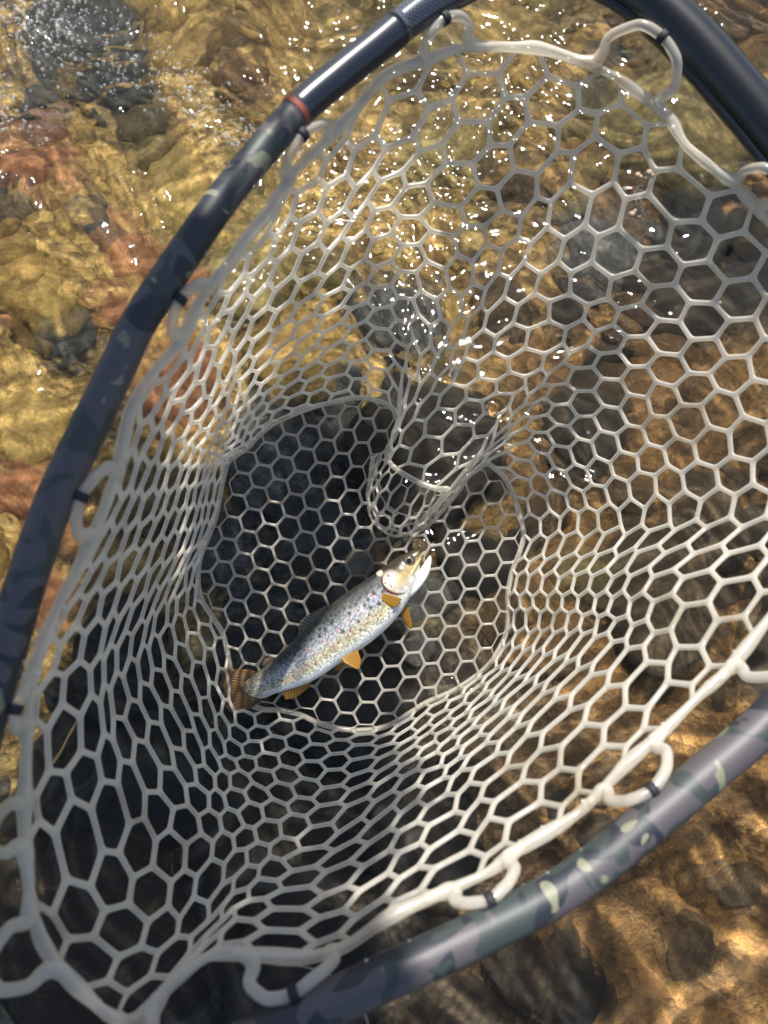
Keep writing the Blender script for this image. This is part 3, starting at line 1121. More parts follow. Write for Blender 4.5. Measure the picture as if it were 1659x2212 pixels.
    for k in range(3):
        s = (k - 1) * 0.0011
        cc = np.array([mid + tdir * (s - 0.0006), mid + tdir * (s - 0.0002), mid + tdir * (s + 0.0002), mid + tdir * (s + 0.0006)])
        V = tube(cc, HR[i_red] + np.array([0.0003, 0.0009, 0.0009, 0.0003]), 28)
        add('red_band', grid_mesh('red_band', V, closed_v=True, cap=True), red, hoop)
    # short handle leaving the yoke outside the picture
    ih = int(38.5 * dens)
    h0 = HC[ih]
    out = h0 - P(1000, 1000, 0.42)
    out /= np.linalg.norm(out)
    hl = np.array([h0 + out * s for s in (0.0, 0.03, 0.08, 0.2, 0.30, 0.31)])
    V = tube(hl, np.array([0.018, 0.016, 0.014, 0.0145, 0.015, 0.011]), 24)
    add('handle', grid_mesh('handle', V, closed_v=True, cap=True), camo_m, root)

    # --- loops that hang the rim from the hoop, each bound with a black tie
    loops = [(1.0, 2.1), (5.0, 6.6), (9.0, 10.0), (13.0, 14.1), (17.0, 18.1), (20.6, 21.7), (24.3, 25.6), (28.3, 29.5), (32.5, 33.8), (36.6, 37.6),
             (39.9, 40.9), (41.9, 42.8), (44.2, 45.2), (49.0, 50.4), (54.2, 55.4), (59.0, 60.2)]
    for (ua, ub) in loops:
        A, B = wall_at(ua, 0.0), wall_at(ub, 0.0)
        M_ = (A + B) / 2
        dist = np.linalg.norm(HC - M_, axis=1)
        ic = int(np.argmin(dist))
        hc, hr = HC[ic], HR[ic]
        w = hc - M_
        gap = np.linalg.norm(w)
        w /= gap
        th = HC[(ic + 1) % n] - HC[ic - 1]
        th /= np.linalg.norm(th)
        ab = B - A
        if ab @ th < 0:
            th = -th
        ln = np.linalg.norm(ab)
        toward = -w * 0.80 + ax * 0.60
        toward /= np.linalg.norm(toward)
        apex = hc + toward * (hr + 0.0018)
        half = ln * 0.50
        aL, aR = apex - th * half * 0.62 - w * 0.0022, apex + th * half * 0.62 - w * 0.0022
        sL, sR = (A + aL) / 2 - th * half * 0.42, (B + aR) / 2 + th * half * 0.42
        pts_ = [wall_at(ua - 0.5, 0.0), wall_at(ua - 0.12, 0.0) * 0.9 + sL * 0.1, (wall_at(ua, 0.0) + sL) / 2, sL, sL * 0.35 + aL * 0.65 - th * half * 0.10, aL, apex,
                aR, sR * 0.35 + aR * 0.65 + th * half * 0.10, sR, (wall_at(ub, 0.0) + sR) / 2, wall_at(ub + 0.12, 0.0) * 0.9 + sR * 0.1, wall_at(ub + 0.5, 0.0)]
        tt_ = np.linspace(0, 12, 57)
        LC = catmull(np.array(pts_), tt_)
        ed = np.minimum(tt_, 12 - tt_)
        rr = np.minimum(0.0029 + 0.0013 * np.exp(-((ed - 1.0) / 1.1) ** 2), 0.0018 + 0.0030 * ed)
        V = tube(LC, rr, 12)
        lo = add('hanging_loop', grid_mesh('hanging_loop', V, closed_v=True, cap=True), rub, root)
        # short black binding where the loop meets the hoop
        k0 = 28
        lt = LC[k0 + 1] - LC[k0 - 1]
        lt /= np.linalg.norm(lt)
        cc = np.array([LC[k0] + lt * x for x in (-0.0022, -0.0018, 0.0018, 0.0022)])
        Vt = tube(cc, np.array([0.0036, 0.0041, 0.0041, 0.0036]), 14)
        mb = MB()
        mb.grid(Vt)
        mb.build('tie', tie, lo)
    return root


net_root = make_net()


# ------------------------------------------------------------------ the trout
def Z(x, y):
    """fish close-up pixel -> picture pixel"""
    return 432 + 0.3255 * x, 1134 + 0.3255 * y


FISH_D = SEAM_D - 0.0195


def make_trout():
    D = np.array([(1496, 168), (1484, 158), (1450, 157), (1385, 178), (1310, 217), (1245, 258), (1190, 300), (1120, 348), (1030, 410), (930, 477), (830, 562),
                  (735, 655), (645, 742), (562, 824), (490, 888), (430, 938), (380, 980), (335, 1012), (290, 1050), (268, 1075)], float)
    B = np.array([(1496, 176), (1484, 205), (1455, 290), (1440, 365), (1408, 450), (1375, 515), (1325, 590), (1268, 658), (1195, 727), (1110, 795), (1010, 862),
                  (915, 925), (820, 992), (735, 1040), (650, 1074), (570, 1098), (490, 1122), (420, 1150), (340, 1140), (285, 1100)], float)
    K = len(D)
    n, m = 440, 112
    t = np.linspace(0, K - 1, n)
    Dp, Bp = catmull(D, t), catmull(B, t)
    s = t / (K - 1)
    thick = np.interp(t, [0, 0.6, 1.5, 3, 5, 8, 11, 14, 16, 18, K - 1], [0.0, .50, .66, .70, .64, .60, .58, .50, .40, .22, 0.02])
    a = np.linspace(0, 2 * math.pi, m, endpoint=False)
    ca, sa = np.cos(a), np.sin(a)
    sa2 = np.sign(sa) * np.abs(sa) ** 0.9
    cx = (Dp + Bp) / 2
    hh = (Dp - Bp) / 2
    hlen = np.linalg.norm(hh, axis=1)
    px = cx[:, None] + hh[:, None] * ca[None, :, None]
    full = np.stack(Z(px[..., 0], px[..., 1]), -1)
    lift = hlen[:, None] * thick[:, None] * sa2[None, :] * 0.3255 / F * FISH_D
    # gill cover stands a little proud
    gx, gy = px[..., 0], px[..., 1]
    rg = np.hypot((gx - 1300) / 100, (gy - 370) / 95)
    lift += 0.0011 * np.clip(1.05 - rg, 0, 1) ** 0.5 * (sa[None] > 0.1)
    # socket
    re = np.hypot(gx - 1388, gy - 238)
    lift -= 0.0010 * np.exp(-(re / 36) ** 2) * (sa[None] > 0.1)
    V = P(full[..., 0], full[..., 1], FISH_D - lift)
    # colours --------------------------------------------------------
    w = np.broadcast_to(ca[None, :], gx.shape)              # 1 back, -1 belly
    ss = np.broadcast_to(s[:, None], gx.shape)
    nz = 0.07 * np.sin(gx * 0.035 + gy * 0.021) * np.sin(gy * 0.043 - gx * 0.013)

    def mixc(c0, c1, k):
        k = np.clip(k, 0, 1)[..., None]
        return np.asarray(c0) * (1 - k) + np.asarray(c1) * k
    wv = w + nz * 0.6
    C = np.zeros(gx.shape + (3,))
    C[:] = (0.80, 0.80, 0.76)                                   # belly
    C = mixc(C, (0.54, 0.48, 0.28), (wv + 0.74) / 0.32)          # buttery lower flank
    C = mixc(C, (0.38, 0.385, 0.40), (wv + 0.36) / 0.40)          # silver flank
    C = mixc(C, (0.15, 0.155, 0.15), (wv - 0.08) / 0.42)
    C = mixc(C, (0.030, 0.032, 0.024), (wv - 0.46) / 0.28)       # olive back
    tail = np.clip((ss - 0.72) / 0.2, 0, 1)
    C = mixc(C, (0.38, 0.33, 0.21), tail * 0.7 * (wv > -2))
    mot = np.sin(gx * 0.071 + 1.3 * np.sin(gy * 0.05)) * np.sin(gy * 0.083 + 1.1 * np.sin(gx * 0.043)) + 0.6 * np.sin(gx * 0.19 + gy * 0.11) * np.sin(gy * 0.17 - gx * 0.06)
    C = C * (1 - 0.16 * np.clip(w + 0.5, 0, 1) * (0.5 + 0.5 * np.clip(mot, -1, 1)))[..., None]
    C = mixc(C, (0.14, 0.085, 0.035), (ss - 0.90) / 0.09)
    # head
    hd = 1 / (1 + np.exp((np.hypot(gx - 1400, (gy - 300)) - 200) / 9))
    H = np.zeros_like(C)
    H[:] = (0.82, 0.80, 0.74)
    H = mixc(H, (0.44, 0.34, 0.15), (wv + 0.50) / 0.45)
    H = mixc(H, (0.19, 0.14, 0.055), (wv - 0.02) / 0.35)
    H = mixc(H, (0.04, 0.032, 0.015), (wv - 0.26) / 0.25)
    H = H * (0.80 + 0.20 * np.clip(mot, -1, 1))[..., None]
    C = mixc(C, 0, 0) * (1 - hd[..., None]) + H * hd[..., None]

    def dab(x, y, r, c, k=1.0, e=2.0):
        nonlocal C
        q = np.hypot(gx - x, gy - y) / r
        g = np.clip(1.25 - q ** e, 0, 1) * k
        C = C * (1 - g[..., None]) + np.asarray(c) * g[..., None]
    dab(1270, 368, 70, (0.74, 0.62, 0.52), 0.75)                 # pink-white cheek
    dab(1225, 395, 26, (0.66, 0.60, 0.50), 0.6)
    dab(1192, 318, 24, (0.85, 0.80, 0.55), 0.7)                  # bright collar scales
    dab(1345, 360, 50, (0.50, 0.40, 0.17), 0.5)
    # gill slit: dark red crescent behind and below the cover
    for k in np.linspace(0, 1, 46):
        aa = math.radians(196 - 128 * k)
        x, y = 1318 + 112 * math.cos(aa), 366 + 92 * math.sin(aa)
        dab(x, y, 5 + 6 * math.sin(math.pi * k) , (0.045, 0.02, 0.016), 0.9)
    for k in np.linspace(0.45, 0.8, 16):
        aa = math.radians(196 - 128 * k)
        dab(1318 + 114 * math.cos(aa), 366 + 94 * math.sin(aa), 9, (0.10, 0.02, 0.015), 0.9)
    for k in np.linspace(0, 1, 14):
        dab(1488 - 30 * k, 206 + 50 * k, 13 - 5 * k, (0.05, 0.02, 0.015), 0.95)
    # jaw bone line
    for k in np.linspace(0, 1, 24):
        dab(1476 - 62 * k, 225 + 105 * k - 20 * k * (1 - k), 6, (0.20, 0.15, 0.06), 0.8)
        dab(1464 - 62 * k, 220 + 105 * k - 20 * k * (1 - k), 8, (0.66, 0.56, 0.22), 0.6)
    red = [(1135, 470), (1058, 545), (1045, 565), (1120, 598), (1170, 598), (1105, 655), (975, 630), (995, 705), (912, 708), (968, 750), (1062, 695), (815, 770),
           (885, 805), (918, 783), (720, 828), (758, 842), (818, 867), (715, 930), (767, 923), (550, 943), (620, 995), (455, 1015), (545, 1035), (635, 903), (1285, 575)]
    blk = [(1135, 405), (1190, 405), (1185, 528), (1130, 548), (1090, 533), (905, 552), (925, 580), (850, 630), (880, 632), (825, 648), (795, 690), (750, 705), (735, 752),
           (568, 880), (1065, 478), (1012, 490), (965, 500), (1160, 360), (1105, 455), (940, 540), (870, 600), (650, 770), (1050, 640), (945, 705), (990, 590), (1040, 520),
           (1000, 545), (1085, 420), (1040, 450), (985, 470), (900, 600), (870, 655), (775, 660), (690, 730), (700, 770), (620, 800), (655, 820), (600, 850), (1155, 450), (835, 700),
           (790, 740), (1120, 500), (1210, 440), (520, 905), (630, 860), (960, 560), (860, 560), (720, 690), (830, 600), (1100, 380), (1165, 330)]
    for x, y in red:
        r0 = random.uniform(8, 10.5)
        dab(x, y, r0 + 7, (0.55, 0.54, 0.56), 0.55)
        dab(x, y, r0, (0.36, 0.045, 0.035), 0.92)
    for x, y in blk:
        dab(x + random.uniform(-4, 4), y + random.uniform(-4, 4), random.uniform(12, 17), (0.010, 0.018, 0.018), 0.9)
    for x, y, r_ in [(1250, 338, 10), (1322, 292, 13), (1290, 295, 8), (1230, 385, 8), (1268, 405, 7), (1300, 330, 5), (1340, 300, 6), (1275, 262, 9), (1310, 250, 8), (1400, 205, 7), (1360, 215, 8)]:
        dab(x, y, r_, (0.05, 0.025, 0.018), 0.9)
    # --- body material
    m_, nt, N, L, b = new_mat('trout_skin')
    at = node(nt, 'ShaderNodeAttribute', attribute_name='skin')
    sc = node(nt, 'ShaderNodeAttribute', attribute_name='scale_uv')
    vo = node(nt, 'ShaderNodeTexVoronoi')
    vo.inputs['Scale'].default_value = 1.0
    vo.inputs['Randomness'].default_value = 0.35
    L.new(sc.outputs['Vector'], vo.inputs['Vector'])
    hs = node(nt, 'ShaderNodeSeparateColor')
    L.new(vo.outputs['Color'], hs.inputs[0])
    rr = ramp(nt, [(0.0, (0.42, 0.43, 0.48)), (0.5, (0.85, 0.86, 0.88)), (1.0, (1.45, 1.42, 1.34))])
    L.new(hs.outputs[0], rr.inputs[0])
    mx = node(nt, 'ShaderNodeMix', data_type='RGBA', blend_type='MULTIPLY')
    hm = node(nt, 'ShaderNodeAttribute', attribute_name='scaly')
    L.new(hm.outputs['Fac'], mx.inputs['Factor'])
    L.new(at.outputs['Color'], mx.inputs['A'])
    L.new(rr.outputs[0], mx.inputs['B'])
    L.new(mx.outputs['Result'], b.inputs['Base Color'])
    b.inputs['Roughness'].default_value = 0.34
    b.inputs['Metallic'].default_value = 0.10
    b.inputs['Specular IOR Level'].default_value = 0.4
    b.inputs['Coat Weight'].default_value = 0.08
    b.inputs['Coat Roughness'].default_value = 0.16
    mh = node(nt, 'ShaderNodeMath', operation='MULTIPLY')
    L.new(vo.outputs['Distance'], mh.inputs[0])
    L.new(hm.outputs['Fac'], mh.inputs[1])
    bp = bump(nt, mh.outputs[0], 0.8, 0.0008)
    L.new(bp.outputs[0], b.inputs['Normal'])

    root = empty('brown_trout', tuple(P(*Z(900, 720), SEAM_D - 0.004)))
    tag(root, 'small silver brown trout with red and black spots lying in the net', 'fish')
    # lower jaw as part of the same skin
    JD = np.array([(1395, 330), (1425, 322), (1460, 290), (1490, 248), (1512, 218), (1524, 206), (1530, 204)], float)
    JB = np.array([(1370, 500), (1425, 455), (1480, 392), (1516, 330), (1533, 265), (1536, 225), (1532, 208)], float)
    tj = np.linspace(0, 6, 60)
    jd, jb = catmull(JD, tj), catmull(JB, tj)
    jth = np.interp(tj, [0, 2, 4, 5.5, 6], [.45, .5, .55, .5, .05])
    mj = 40
    aj = np.linspace(0, 2 * math.pi, mj, endpoint=False)
    cj, hj = (jd + jb) / 2, (jd - jb) / 2
    pj = cj[:, None] + hj[:, None] * np.cos(aj)[None, :, None]
    fj = np.stack(Z(pj[..., 0], pj[..., 1]), -1)
    lj = np.linalg.norm(hj, axis=1)[:, None] * jth[:, None] * np.sin(aj)[None] * 0.3255 / F * FISH_D
    VJ = P(fj[..., 0], fj[..., 1], FISH_D - lj - 0.001)
    wj = np.cos(aj)[None] + 0 * lj
    CJ = mixc(np.broadcast_to((0.83, 0.82, 0.79), wj.shape + (3,)), (0.70, 0.62, 0.38), (wj - 0.35) / 0.5)
    mb = MB()
    mb.grid(V)
    nb = len(mb.v)
    mb.grid(VJ)
    body = mb.build('body', m_, root)
    me = body.data
    allc = np.concatenate([C.reshape(-1, 3), CJ.reshape(-1, 3)])
    ca_ = me.attributes.new('skin', 'FLOAT_COLOR', 'POINT')
    ca_.data.foreach_set('color', np.concatenate([np.clip(allc, 0, 1), np.ones((len(allc), 1))], 1).astype(np.float32).ravel())
    # scale pattern in offset rows, 1.5 mm pitch
    L0 = np.concatenate([[0], np.cumsum(np.linalg.norm(np.diff(V.mean(1), axis=0), axis=1))])
    su = np.broadcast_to(L0[:, None] / 0.0016, gx.shape)
    sv = w * hlen[:, None] * 0.3255 / F * FISH_D / 0.0013
    uv = np.stack([su, sv, np.where(sa[None] > 0, 3.0, 9.0) + 0 * su], -1)
    uvj = np.zeros((len(allc) - nb, 3))
    ua = me.attributes.new('scale_uv', 'FLOAT_VECTOR', 'POINT')
    ua.data.foreach_set('vector', np.concatenate([uv.reshape(-1, 3), uvj]).astype(np.float32).ravel())
    scaly = np.concatenate([((1 - hd) * np.clip((w + 0.95) / 0.3, 0, 1)).ravel(), np.zeros(len(uvj))])
    sa_ = me.attributes.new('scaly', 'FLOAT', 'POINT')
    sa_.data.foreach_set('value', scaly.astype(np.float32))

    # --- fins: each a fan of rays between its root and its free edge
    def fin_mat(name, c0, c1, trans=0.45):
        m, nt, N, L, b = new_mat(name)
        fa = node(nt, 'ShaderNodeAttribute', attribute_name='ray')
        r = ramp(nt, [(0.0, c0), (1.0, c1)])
        L.new(fa.outputs['Fac'], r.inputs[0])
        L.new(r.outputs[0], b.inputs['Base Color'])
        b.inputs['Roughness'].default_value = 0.35
        tl = node(nt, 'ShaderNodeBsdfTranslucent')
        L.new(r.outputs[0], tl.inputs[0])
        ms = node(nt, 'ShaderNodeMixShader')
        ms.inputs[0].default_value = trans
        L.new(b.outputs[0], ms.inputs[1])
        L.new(tl.outputs[0], ms.inputs[2])
        L.new(ms.outputs[0], N['Material Output'].inputs['Surface'])
        return m
    amber = fin_mat('amber_fin', (0.25, 0.115, 0.014), (0.52, 0.28, 0.04))
    tailm = fin_mat('tail_fin', (0.115, 0.058, 0.018), (0.19, 0.10, 0.032), 0.4)
    dusk = fin_mat('dorsal_fin_skin', (0.035, 0.033, 0.028), (0.16, 0.15, 0.12), 0.3)
    pinkm = fin_mat('adipose_skin', (0.08, 0.045, 0.028), (0.14, 0.07, 0.04), 0.3)

    def fin(name, base, edge, mat, d0, d1, rays=14, wav=0.0006, thick=0.0007):
        n_, m2 = rays * 6 + 1, 14
        tb = np.linspace(0, len(base) - 1, n_)
        te = np.linspace(0, len(edge) - 1, n_)
        bp_, ep = catmull(np.array(base, float), tb), catmull(np.array(edge, float), te)
        k = np.linspace(0, 1, m2)
        q = bp_[:, None] * (1 - k[None, :, None]) + ep[:, None] * k[None, :, None]
        phase = np.linspace(0, rays * 2 * math.pi, n_)
        ray = 0.5 + 0.5 * np.cos(phase)
        # ragged free edge
        rag = np.array([random.uniform(-1, 1) for _ in range(n_)])
        q += (ep - bp_)[:, None] * (0.02 * rag[:, None, None] * (k[None, :, None] > 0.93))
        fx, fy = Z(q[..., 0], q[..., 1])
        dd = d0 + (d1 - d0) * k[None, :] - wav * (ray[:, None] - 0.5) * np.sin(k * math.pi * 0.9 + 0.2)[None]
        Vf = P(fx, fy, dd)
        o = add(name, grid_mesh(name, Vf), mat, root)
        at_ = o.data.attributes.new('ray', 'FLOAT', 'POINT')
        val = np.clip(ray[:, None] * 0.8 + 0.25 * k[None] * 0 + 0.1, 0, 1) * np.ones_like(fx)
        at_.data.foreach_set('value', val.astype(np.float32).ravel())
        so = o.modifiers.new('thickness', 'SOLIDIFY')
        so.thickness = thick
        so.offset = 0
        return o
    fd = FISH_D
    fin('tail_fin', [(395, 978), (345, 1010), (305, 1060), (310, 1110), (350, 1150), (425, 1142)],
        [(330, 960), (235, 957), (125, 958), (150, 1010), (128, 1060), (163, 1100), (160, 1170), (200, 1240), (285, 1238), (400, 1172)], tailm, fd + 0.001, fd + 0.006, 22)
    fin('dorsal_fin', [(862, 545), (800, 605), (735, 668), (668, 740)], [(850, 530), (745, 585), (665, 640), (652, 742)], dusk, fd + 0.003, fd + 0.010, 11)
    fin('adipose_fin', [(500, 892), (470, 915), (445, 938)], [(480, 878), (430, 890), (402, 935)], pinkm, fd + 0.002, fd + 0.006, 4, 0.0002)
    fin('anal_fin', [(745, 1030), (650, 1068), (545, 1092)], [(728, 1072), (640, 1140), (568, 1160)], amber, fd - 0.001, fd + 0.004, 9)
    fin('pelvic_fin', [(1045, 828), (985, 858), (932, 882)], [(1068, 900), (1050, 958), (960, 915)], amber, fd - 0.006, fd - 0.009, 8)
    fin('pelvic_fin', [(975, 880), (945, 900), (920, 915)], [(945, 958), (900, 968), (903, 930)], amber, fd + 0.004, fd + 0.008, 5)
    fin('pectoral_fin', [(1215, 452), (1206, 478), (1212, 500)], [(1340, 490), (1300, 545), (1235, 528)], amber, fd - 0.0150, fd - 0.0125, 9)
    fin('pectoral_fin', [(1372, 515), (1350, 545), (1328, 575)], [(1412, 668), (1398, 688), (1362, 655)], amber, fd + 0.002, fd + 0.009, 6)

    # --- eye
    em, nt, N, L, b = new_mat('eye')
    ea = node(nt, 'ShaderNodeAttribute', attribute_name='iris')
    r = ramp(nt, [(0.0, (0.004, 0.004, 0.008)), (0.40, (0.006, 0.006, 0.012)), (0.45, (0.30, 0.22, 0.09)), (0.52, (0.10, 0.075, 0.04)), (0.8, (0.05, 0.04, 0.025)), (1.0, (0.03, 0.025, 0.015))])
    L.new(ea.outputs['Fac'], r.inputs[0])
    L.new(r.outputs[0], b.inputs['Base Color'])
    b.inputs['Roughness'].default_value = 0.05
    b.inputs['Coat Weight'].default_value = 1.0
    ec = P(*Z(1387, 240), FISH_D - 0.0082)
    r0 = 44 * 0.3255 / F * FISH_D
    ex = np.array(CAM_M.to_3x3() @ Vector((1, 0, 0)))
    ey = np.array(CAM_M.to_3x3() @ Vector((0, 1, 0)))
    ez = np.array(CAM_M.to_3x3() @ Vector((0, 0, 1)))
    ph = np.linspace(0.0, math.pi * 0.6, 22)
    th = np.linspace(0, 2 * math.pi, 32, endpoint=False)
    EV = np.array([[ec + r0 * (math.sin(p) * (math.cos(q) * ex + math.sin(q) * ey) + (0.62 * math.cos(p) - 0.3) * ez) for q in th] for p in np.maximum(ph, 1e-3)])
    eo = add('eye', grid_mesh('eye', EV, closed_v=True, cap=True), em, root)
    ia = eo.data.attributes.new('iris', 'FLOAT', 'POINT')
    ia.data.foreach_set('value', np.repeat(np.sin(np.minimum(ph, math.pi / 2)), 32).astype(np.float32))
    return root


make_trout()


# ------------------------------------------------------------------ unseen tree added so its bough shades the left of the net
def make_tree():
    S = np.array(sun_dir)
    e1 = np.cross([0, 0, 1], S)
    e1 /= np.linalg.norm(e1)
    e2 = np.cross(S, e1)
    root = empty('shade_tree', (-1.75, 1.75, -0.22))
    tag(root, 'leafy tree added out of view, its low bough shading the net', 'tree')
    bark, nt, N, L, b = new_mat('bark')
    n1 = noise(nt, 14, 6, 0.7, node(nt, 'ShaderNodeTexCoord').outputs['Object'])
    r = ramp(nt, [(0.3, (0.05, 0.038, 0.028)), (0.7, (0.16, 0.13, 0.10))])
    L.new(n1.outputs[0], r.inputs[0])
    L.new(r.outputs[0], b.inputs['Base Color'])
    b.inputs['Roughness'].default_value = 0.9
    leafm, nt, N, L, b = new_mat('leaf')
    oi = node(nt, 'ShaderNodeNewGeometry')
    r = ramp(nt, [(0.0, (0.03, 0.06, 0.012)), (1.0, (0.09, 0.14, 0.03))])
    L.new(oi.outputs['Random Per Island'], r.inputs[0])
    L.new(r.outputs[0], b.inputs['Base Color'])
    b.inputs['Roughness'].default_value = 0.5
    c = e1 * 0.21 + e2 * 0.10 + S * 1.75
    ctl = np.array([(-1.75, 1.75, -0.25), (-1.72, 1.76, 0.4), (-1.60, 1.72, 1.0), (-1.45, 1.66, 1.6), (-1.35, 1.62, 2.3)])
    V = tube(catmull(ctl, np.linspace(0, 4, 40)), np.linspace(0.13, 0.07, 40), 14)
    mb = MB()
    mb.grid(V)
    a0 = np.array((-1.60, 1.72, 1.0))
    cb = c + e2 * 0.20
    bough = np.array([a0, a0 * 0.6 + (cb + e1 * 0.2) * 0.4 + np.array((0, 0, 0.06)), cb + e1 * 0.18, cb - e1 * 0.02, cb - e1 * 0.17])
    BC = catmull(bough, np.linspace(0, 4, 40))
    mb.grid(tube(BC, np.linspace(0.055, 0.012, 40), 10))
    twigs = []
    for k in range(26):
        s = BC[int(16 + 23 * random.random())]
        d = e2 * random.choice((-1, 1)) * random.uniform(.2, .48) + e1 * random.uniform(-.08, .08) + S * random.uniform(-.15, .15)
        tw = np.array([s, s + d * 0.5 + S * random.uniform(-.03, .03), s + d])
        twigs.append(tw)
        mb.grid(tube(catmull(tw, np.linspace(0, 2, 10)), np.linspace(0.008, 0.002, 10), 6))
    mb.build('trunk', bark, root)
    lv, lf = [], []

    def leaf(p, size):
        a = np.array([random.gauss(0, 1) for _ in range(3)]) + S * random.choice((-1.2, 1.2))
        a /= np.linalg.norm(a)
        d = np.cross(a, [random.gauss(0, 1) for _ in range(3)])
        d /= np.linalg.norm(d)
        q = np.cross(a, d)
        o = len(lv)
        for x, y, z in ((0, 0, 0), (.3, .32, .05), (.7, .3, .04), (1, 0, -.08), (.7, -.3, .04), (.3, -.32, .05)):
            lv.append(p + (d * x + q * y + a * z) * size)
        lf.append((o, o + 1, o + 2, o + 3))
        lf.append((o, o + 3, o + 4, o + 5))
    cnt = 0
    while cnt < 2600:
        u, v = random.uniform(-0.215, 0.215), random.uniform(-0.56, 0.50)
        lim = 0.212 + 0.012 * math.sin(v * 23) + 0.008 * math.sin(v * 57 + 1)
        if abs(u) > lim:
            continue
        if v < -0.50 + 0.05 * math.sin(u * 19):
            continue
        p = c + e1 * u + e2 * v + S * random.uniform(-0.16, 0.16)
        a1, a2 = 0.21 + u, 0.10 + v                                  # gap in the leaves: a sun fleck falls on the fish
        if a1 < 0.165 and abs(a2 - (0.016 + a1 * 0.28)) < 0.080:
            continue
        leaf(p, random.uniform(0.035, 0.06))
        cnt += 1
    while cnt < 3800:
        k = random.choice((0, 1))
        p = ctl[4] + np.array([random.gauss(0, .32), random.gauss(0, .32), random.gauss(.25, .28)])
        leaf(p, random.uniform(0.05, 0.08))
        cnt += 1
    add('crown', mesh('crown', lv, lf, False), leafm, root)


make_tree()


# ------------------------------------------------------------------ small things
def make_small():
    # foam carried by the riffle
    fm, nt, N, L, b = new_mat('foam')
    b.inputs['Base Color'].default_value = (0.85, 0.87, 0.88, 1)
    b.inputs['Roughness'].default_value = 0.12
    tr = node(nt, 'ShaderNodeBsdfTransparent')
    ms = node(nt, 'ShaderNodeMixShader')
    lw = node(nt, 'ShaderNodeLayerWeight')
    lw.inputs[0].default_value = 0.5
    rr = ramp(nt, [(0.0, (0.10,) * 3), (0.7, (0.40,) * 3), (1.0, (0.95,) * 3)])
    L.new(lw.outputs['Facing'], rr.inputs[0])
    L.new(rr.outputs[0], ms.inputs[0])
    L.new(tr.outputs[0], ms.inputs[1])
    L.new(b.outputs[0], ms.inputs[2])
    L.new(ms.outputs[0], N['Material Output'].inputs['Surface'])
    bm = bmesh.new()
    bmesh.ops.create_icosphere(bm, subdivisions=2, radius=1.0)
    base = np.array([v.co for v in bm.verts])
    tri = [[v.index for v in f.verts] for f in bm.faces]
    bm.free()
    vs, fs = [], []
    streaks = [((-60, 30), (200, 70), 700, 70), ((60, 110), (420, 190), 160, 50), ((330, 120), (560, 330), 300, 40), ((500, 300), (640, 340), 90, 18), ((-40, 180), (60, 300), 160, 35), ((560, 330), (900, 300), 70, 30)]
    for (p0, p1, cnt, sp) in streaks:
        for _ in range(cnt):
            t = random.random()
            px = p0[0] + (p1[0] - p0[0]) * t + random.gauss(0, sp)
            py = p0[1] + (p1[1] - p0[1]) * t + random.gauss(0, sp * 0.6)
            w = on_z(px, py, 0.0)
            h = float(water_height(np.array([w[0]]), np.array([w[1]]))[0])
            r = min(abs(random.gauss(0, 0.0009)) + 0.0005, 0.0032)
            o = len(vs)
            vs.extend((base * r + np.array((w[0], w[1], h + r * 0.25))).tolist())
            fs.extend([[a + o for a in f] for f in tri])
    foam = add('foam_bubbles', mesh('foam_bubbles', vs, fs), fm)
    tag(foam, 'white foam bubbles drifting on the riffle', 'foam', kind='stuff')

    vs, fs = [], []
    bmat, nt, N, L, b = new_mat('water_bead')
    b.inputs['Base Color'].default_value = (0.9, 0.93, 0.95, 1)
    b.inputs['Roughness'].default_value = 0.04
    tr = node(nt, 'ShaderNodeBsdfTransparent')
    ms = node(nt, 'ShaderNodeMixShader')
    ms.inputs[0].default_value = 0.35
    L.new(tr.outputs[0], ms.inputs[1])
    L.new(b.outputs[0], ms.inputs[2])
    L.new(ms.outputs[0], N['Material Output'].inputs['Surface'])
    for part in [o for o in net_root.children if o.name.split('.')[0] in ('hoop', 'yoke', 'rim_cord')]:
        me = part.data
        nv = len(me.vertices)
        cnt = {'hoop': 260, 'yoke': 120, 'rim_cord': 160}[part.name.split('.')[0]]
        for _ in range(cnt):
            v = me.vertices[random.randrange(nv)]
            if Vector(v.normal).dot(Vector(AX)) < 0.05:
                continue
            r = random.uniform(0.0004, 0.0013)
            o = len(vs)
            vs.extend((base * r + np.array(v.co) + np.array(v.normal) * r * 0.3).tolist())
            fs.extend([[a + o for a in f] for f in tri])
    bd = add('water_beads', mesh('water_beads', vs, fs), bmat, net_root)
    bd['kind'] = 'stuff'

    # dry grass stem under the net
    sm, nt, N, L, b = new_mat('dry_stem')
    b.inputs['Base Color'].default_value = (0.42, 0.24, 0.06, 1)
    b.inputs['Roughness'].default_value = 0.6
    a0, a1 = on_z(108, 1655, 0.012), on_z(168, 1562, 0.012)
    pts = np.array([a0 + (a1 - a0) * t + np.array((0.002 * math.sin(t * 5), 0, 0.002 * math.sin(t * 3))) for t in np.linspace(0, 1, 12)])
    mb = MB()
    mb.grid(tube(pts, np.linspace(0.0018, 0.0008, 12), 8))
    # a small bent blade at its end
    q = np.array([pts[7], pts[7] + (0.006, 0.008, 0.003), pts[7] + (0.010, 0.02, 0.002)])
    mb.grid(tube(catmull(q, np.linspace(0, 2, 8)), np.linspace(0.0010, 0.0004, 8), 6))
    st = mb.build('grass_stem', sm)
    tag(st, 'thin dry golden grass stem floating below the netting', 'stem')

    # fragment of caddis case caught on a strand
    cm, nt, N, L, b = new_mat('plant_scrap')
    b.inputs['Base Color'].default_value = (0.55, 0.27, 0.08, 1)
    b.inputs['Roughness'].default_value = 0.7
    i0 = wall_near(1063, 884)
    c = i0 + AX * 0.0022
    pts = []
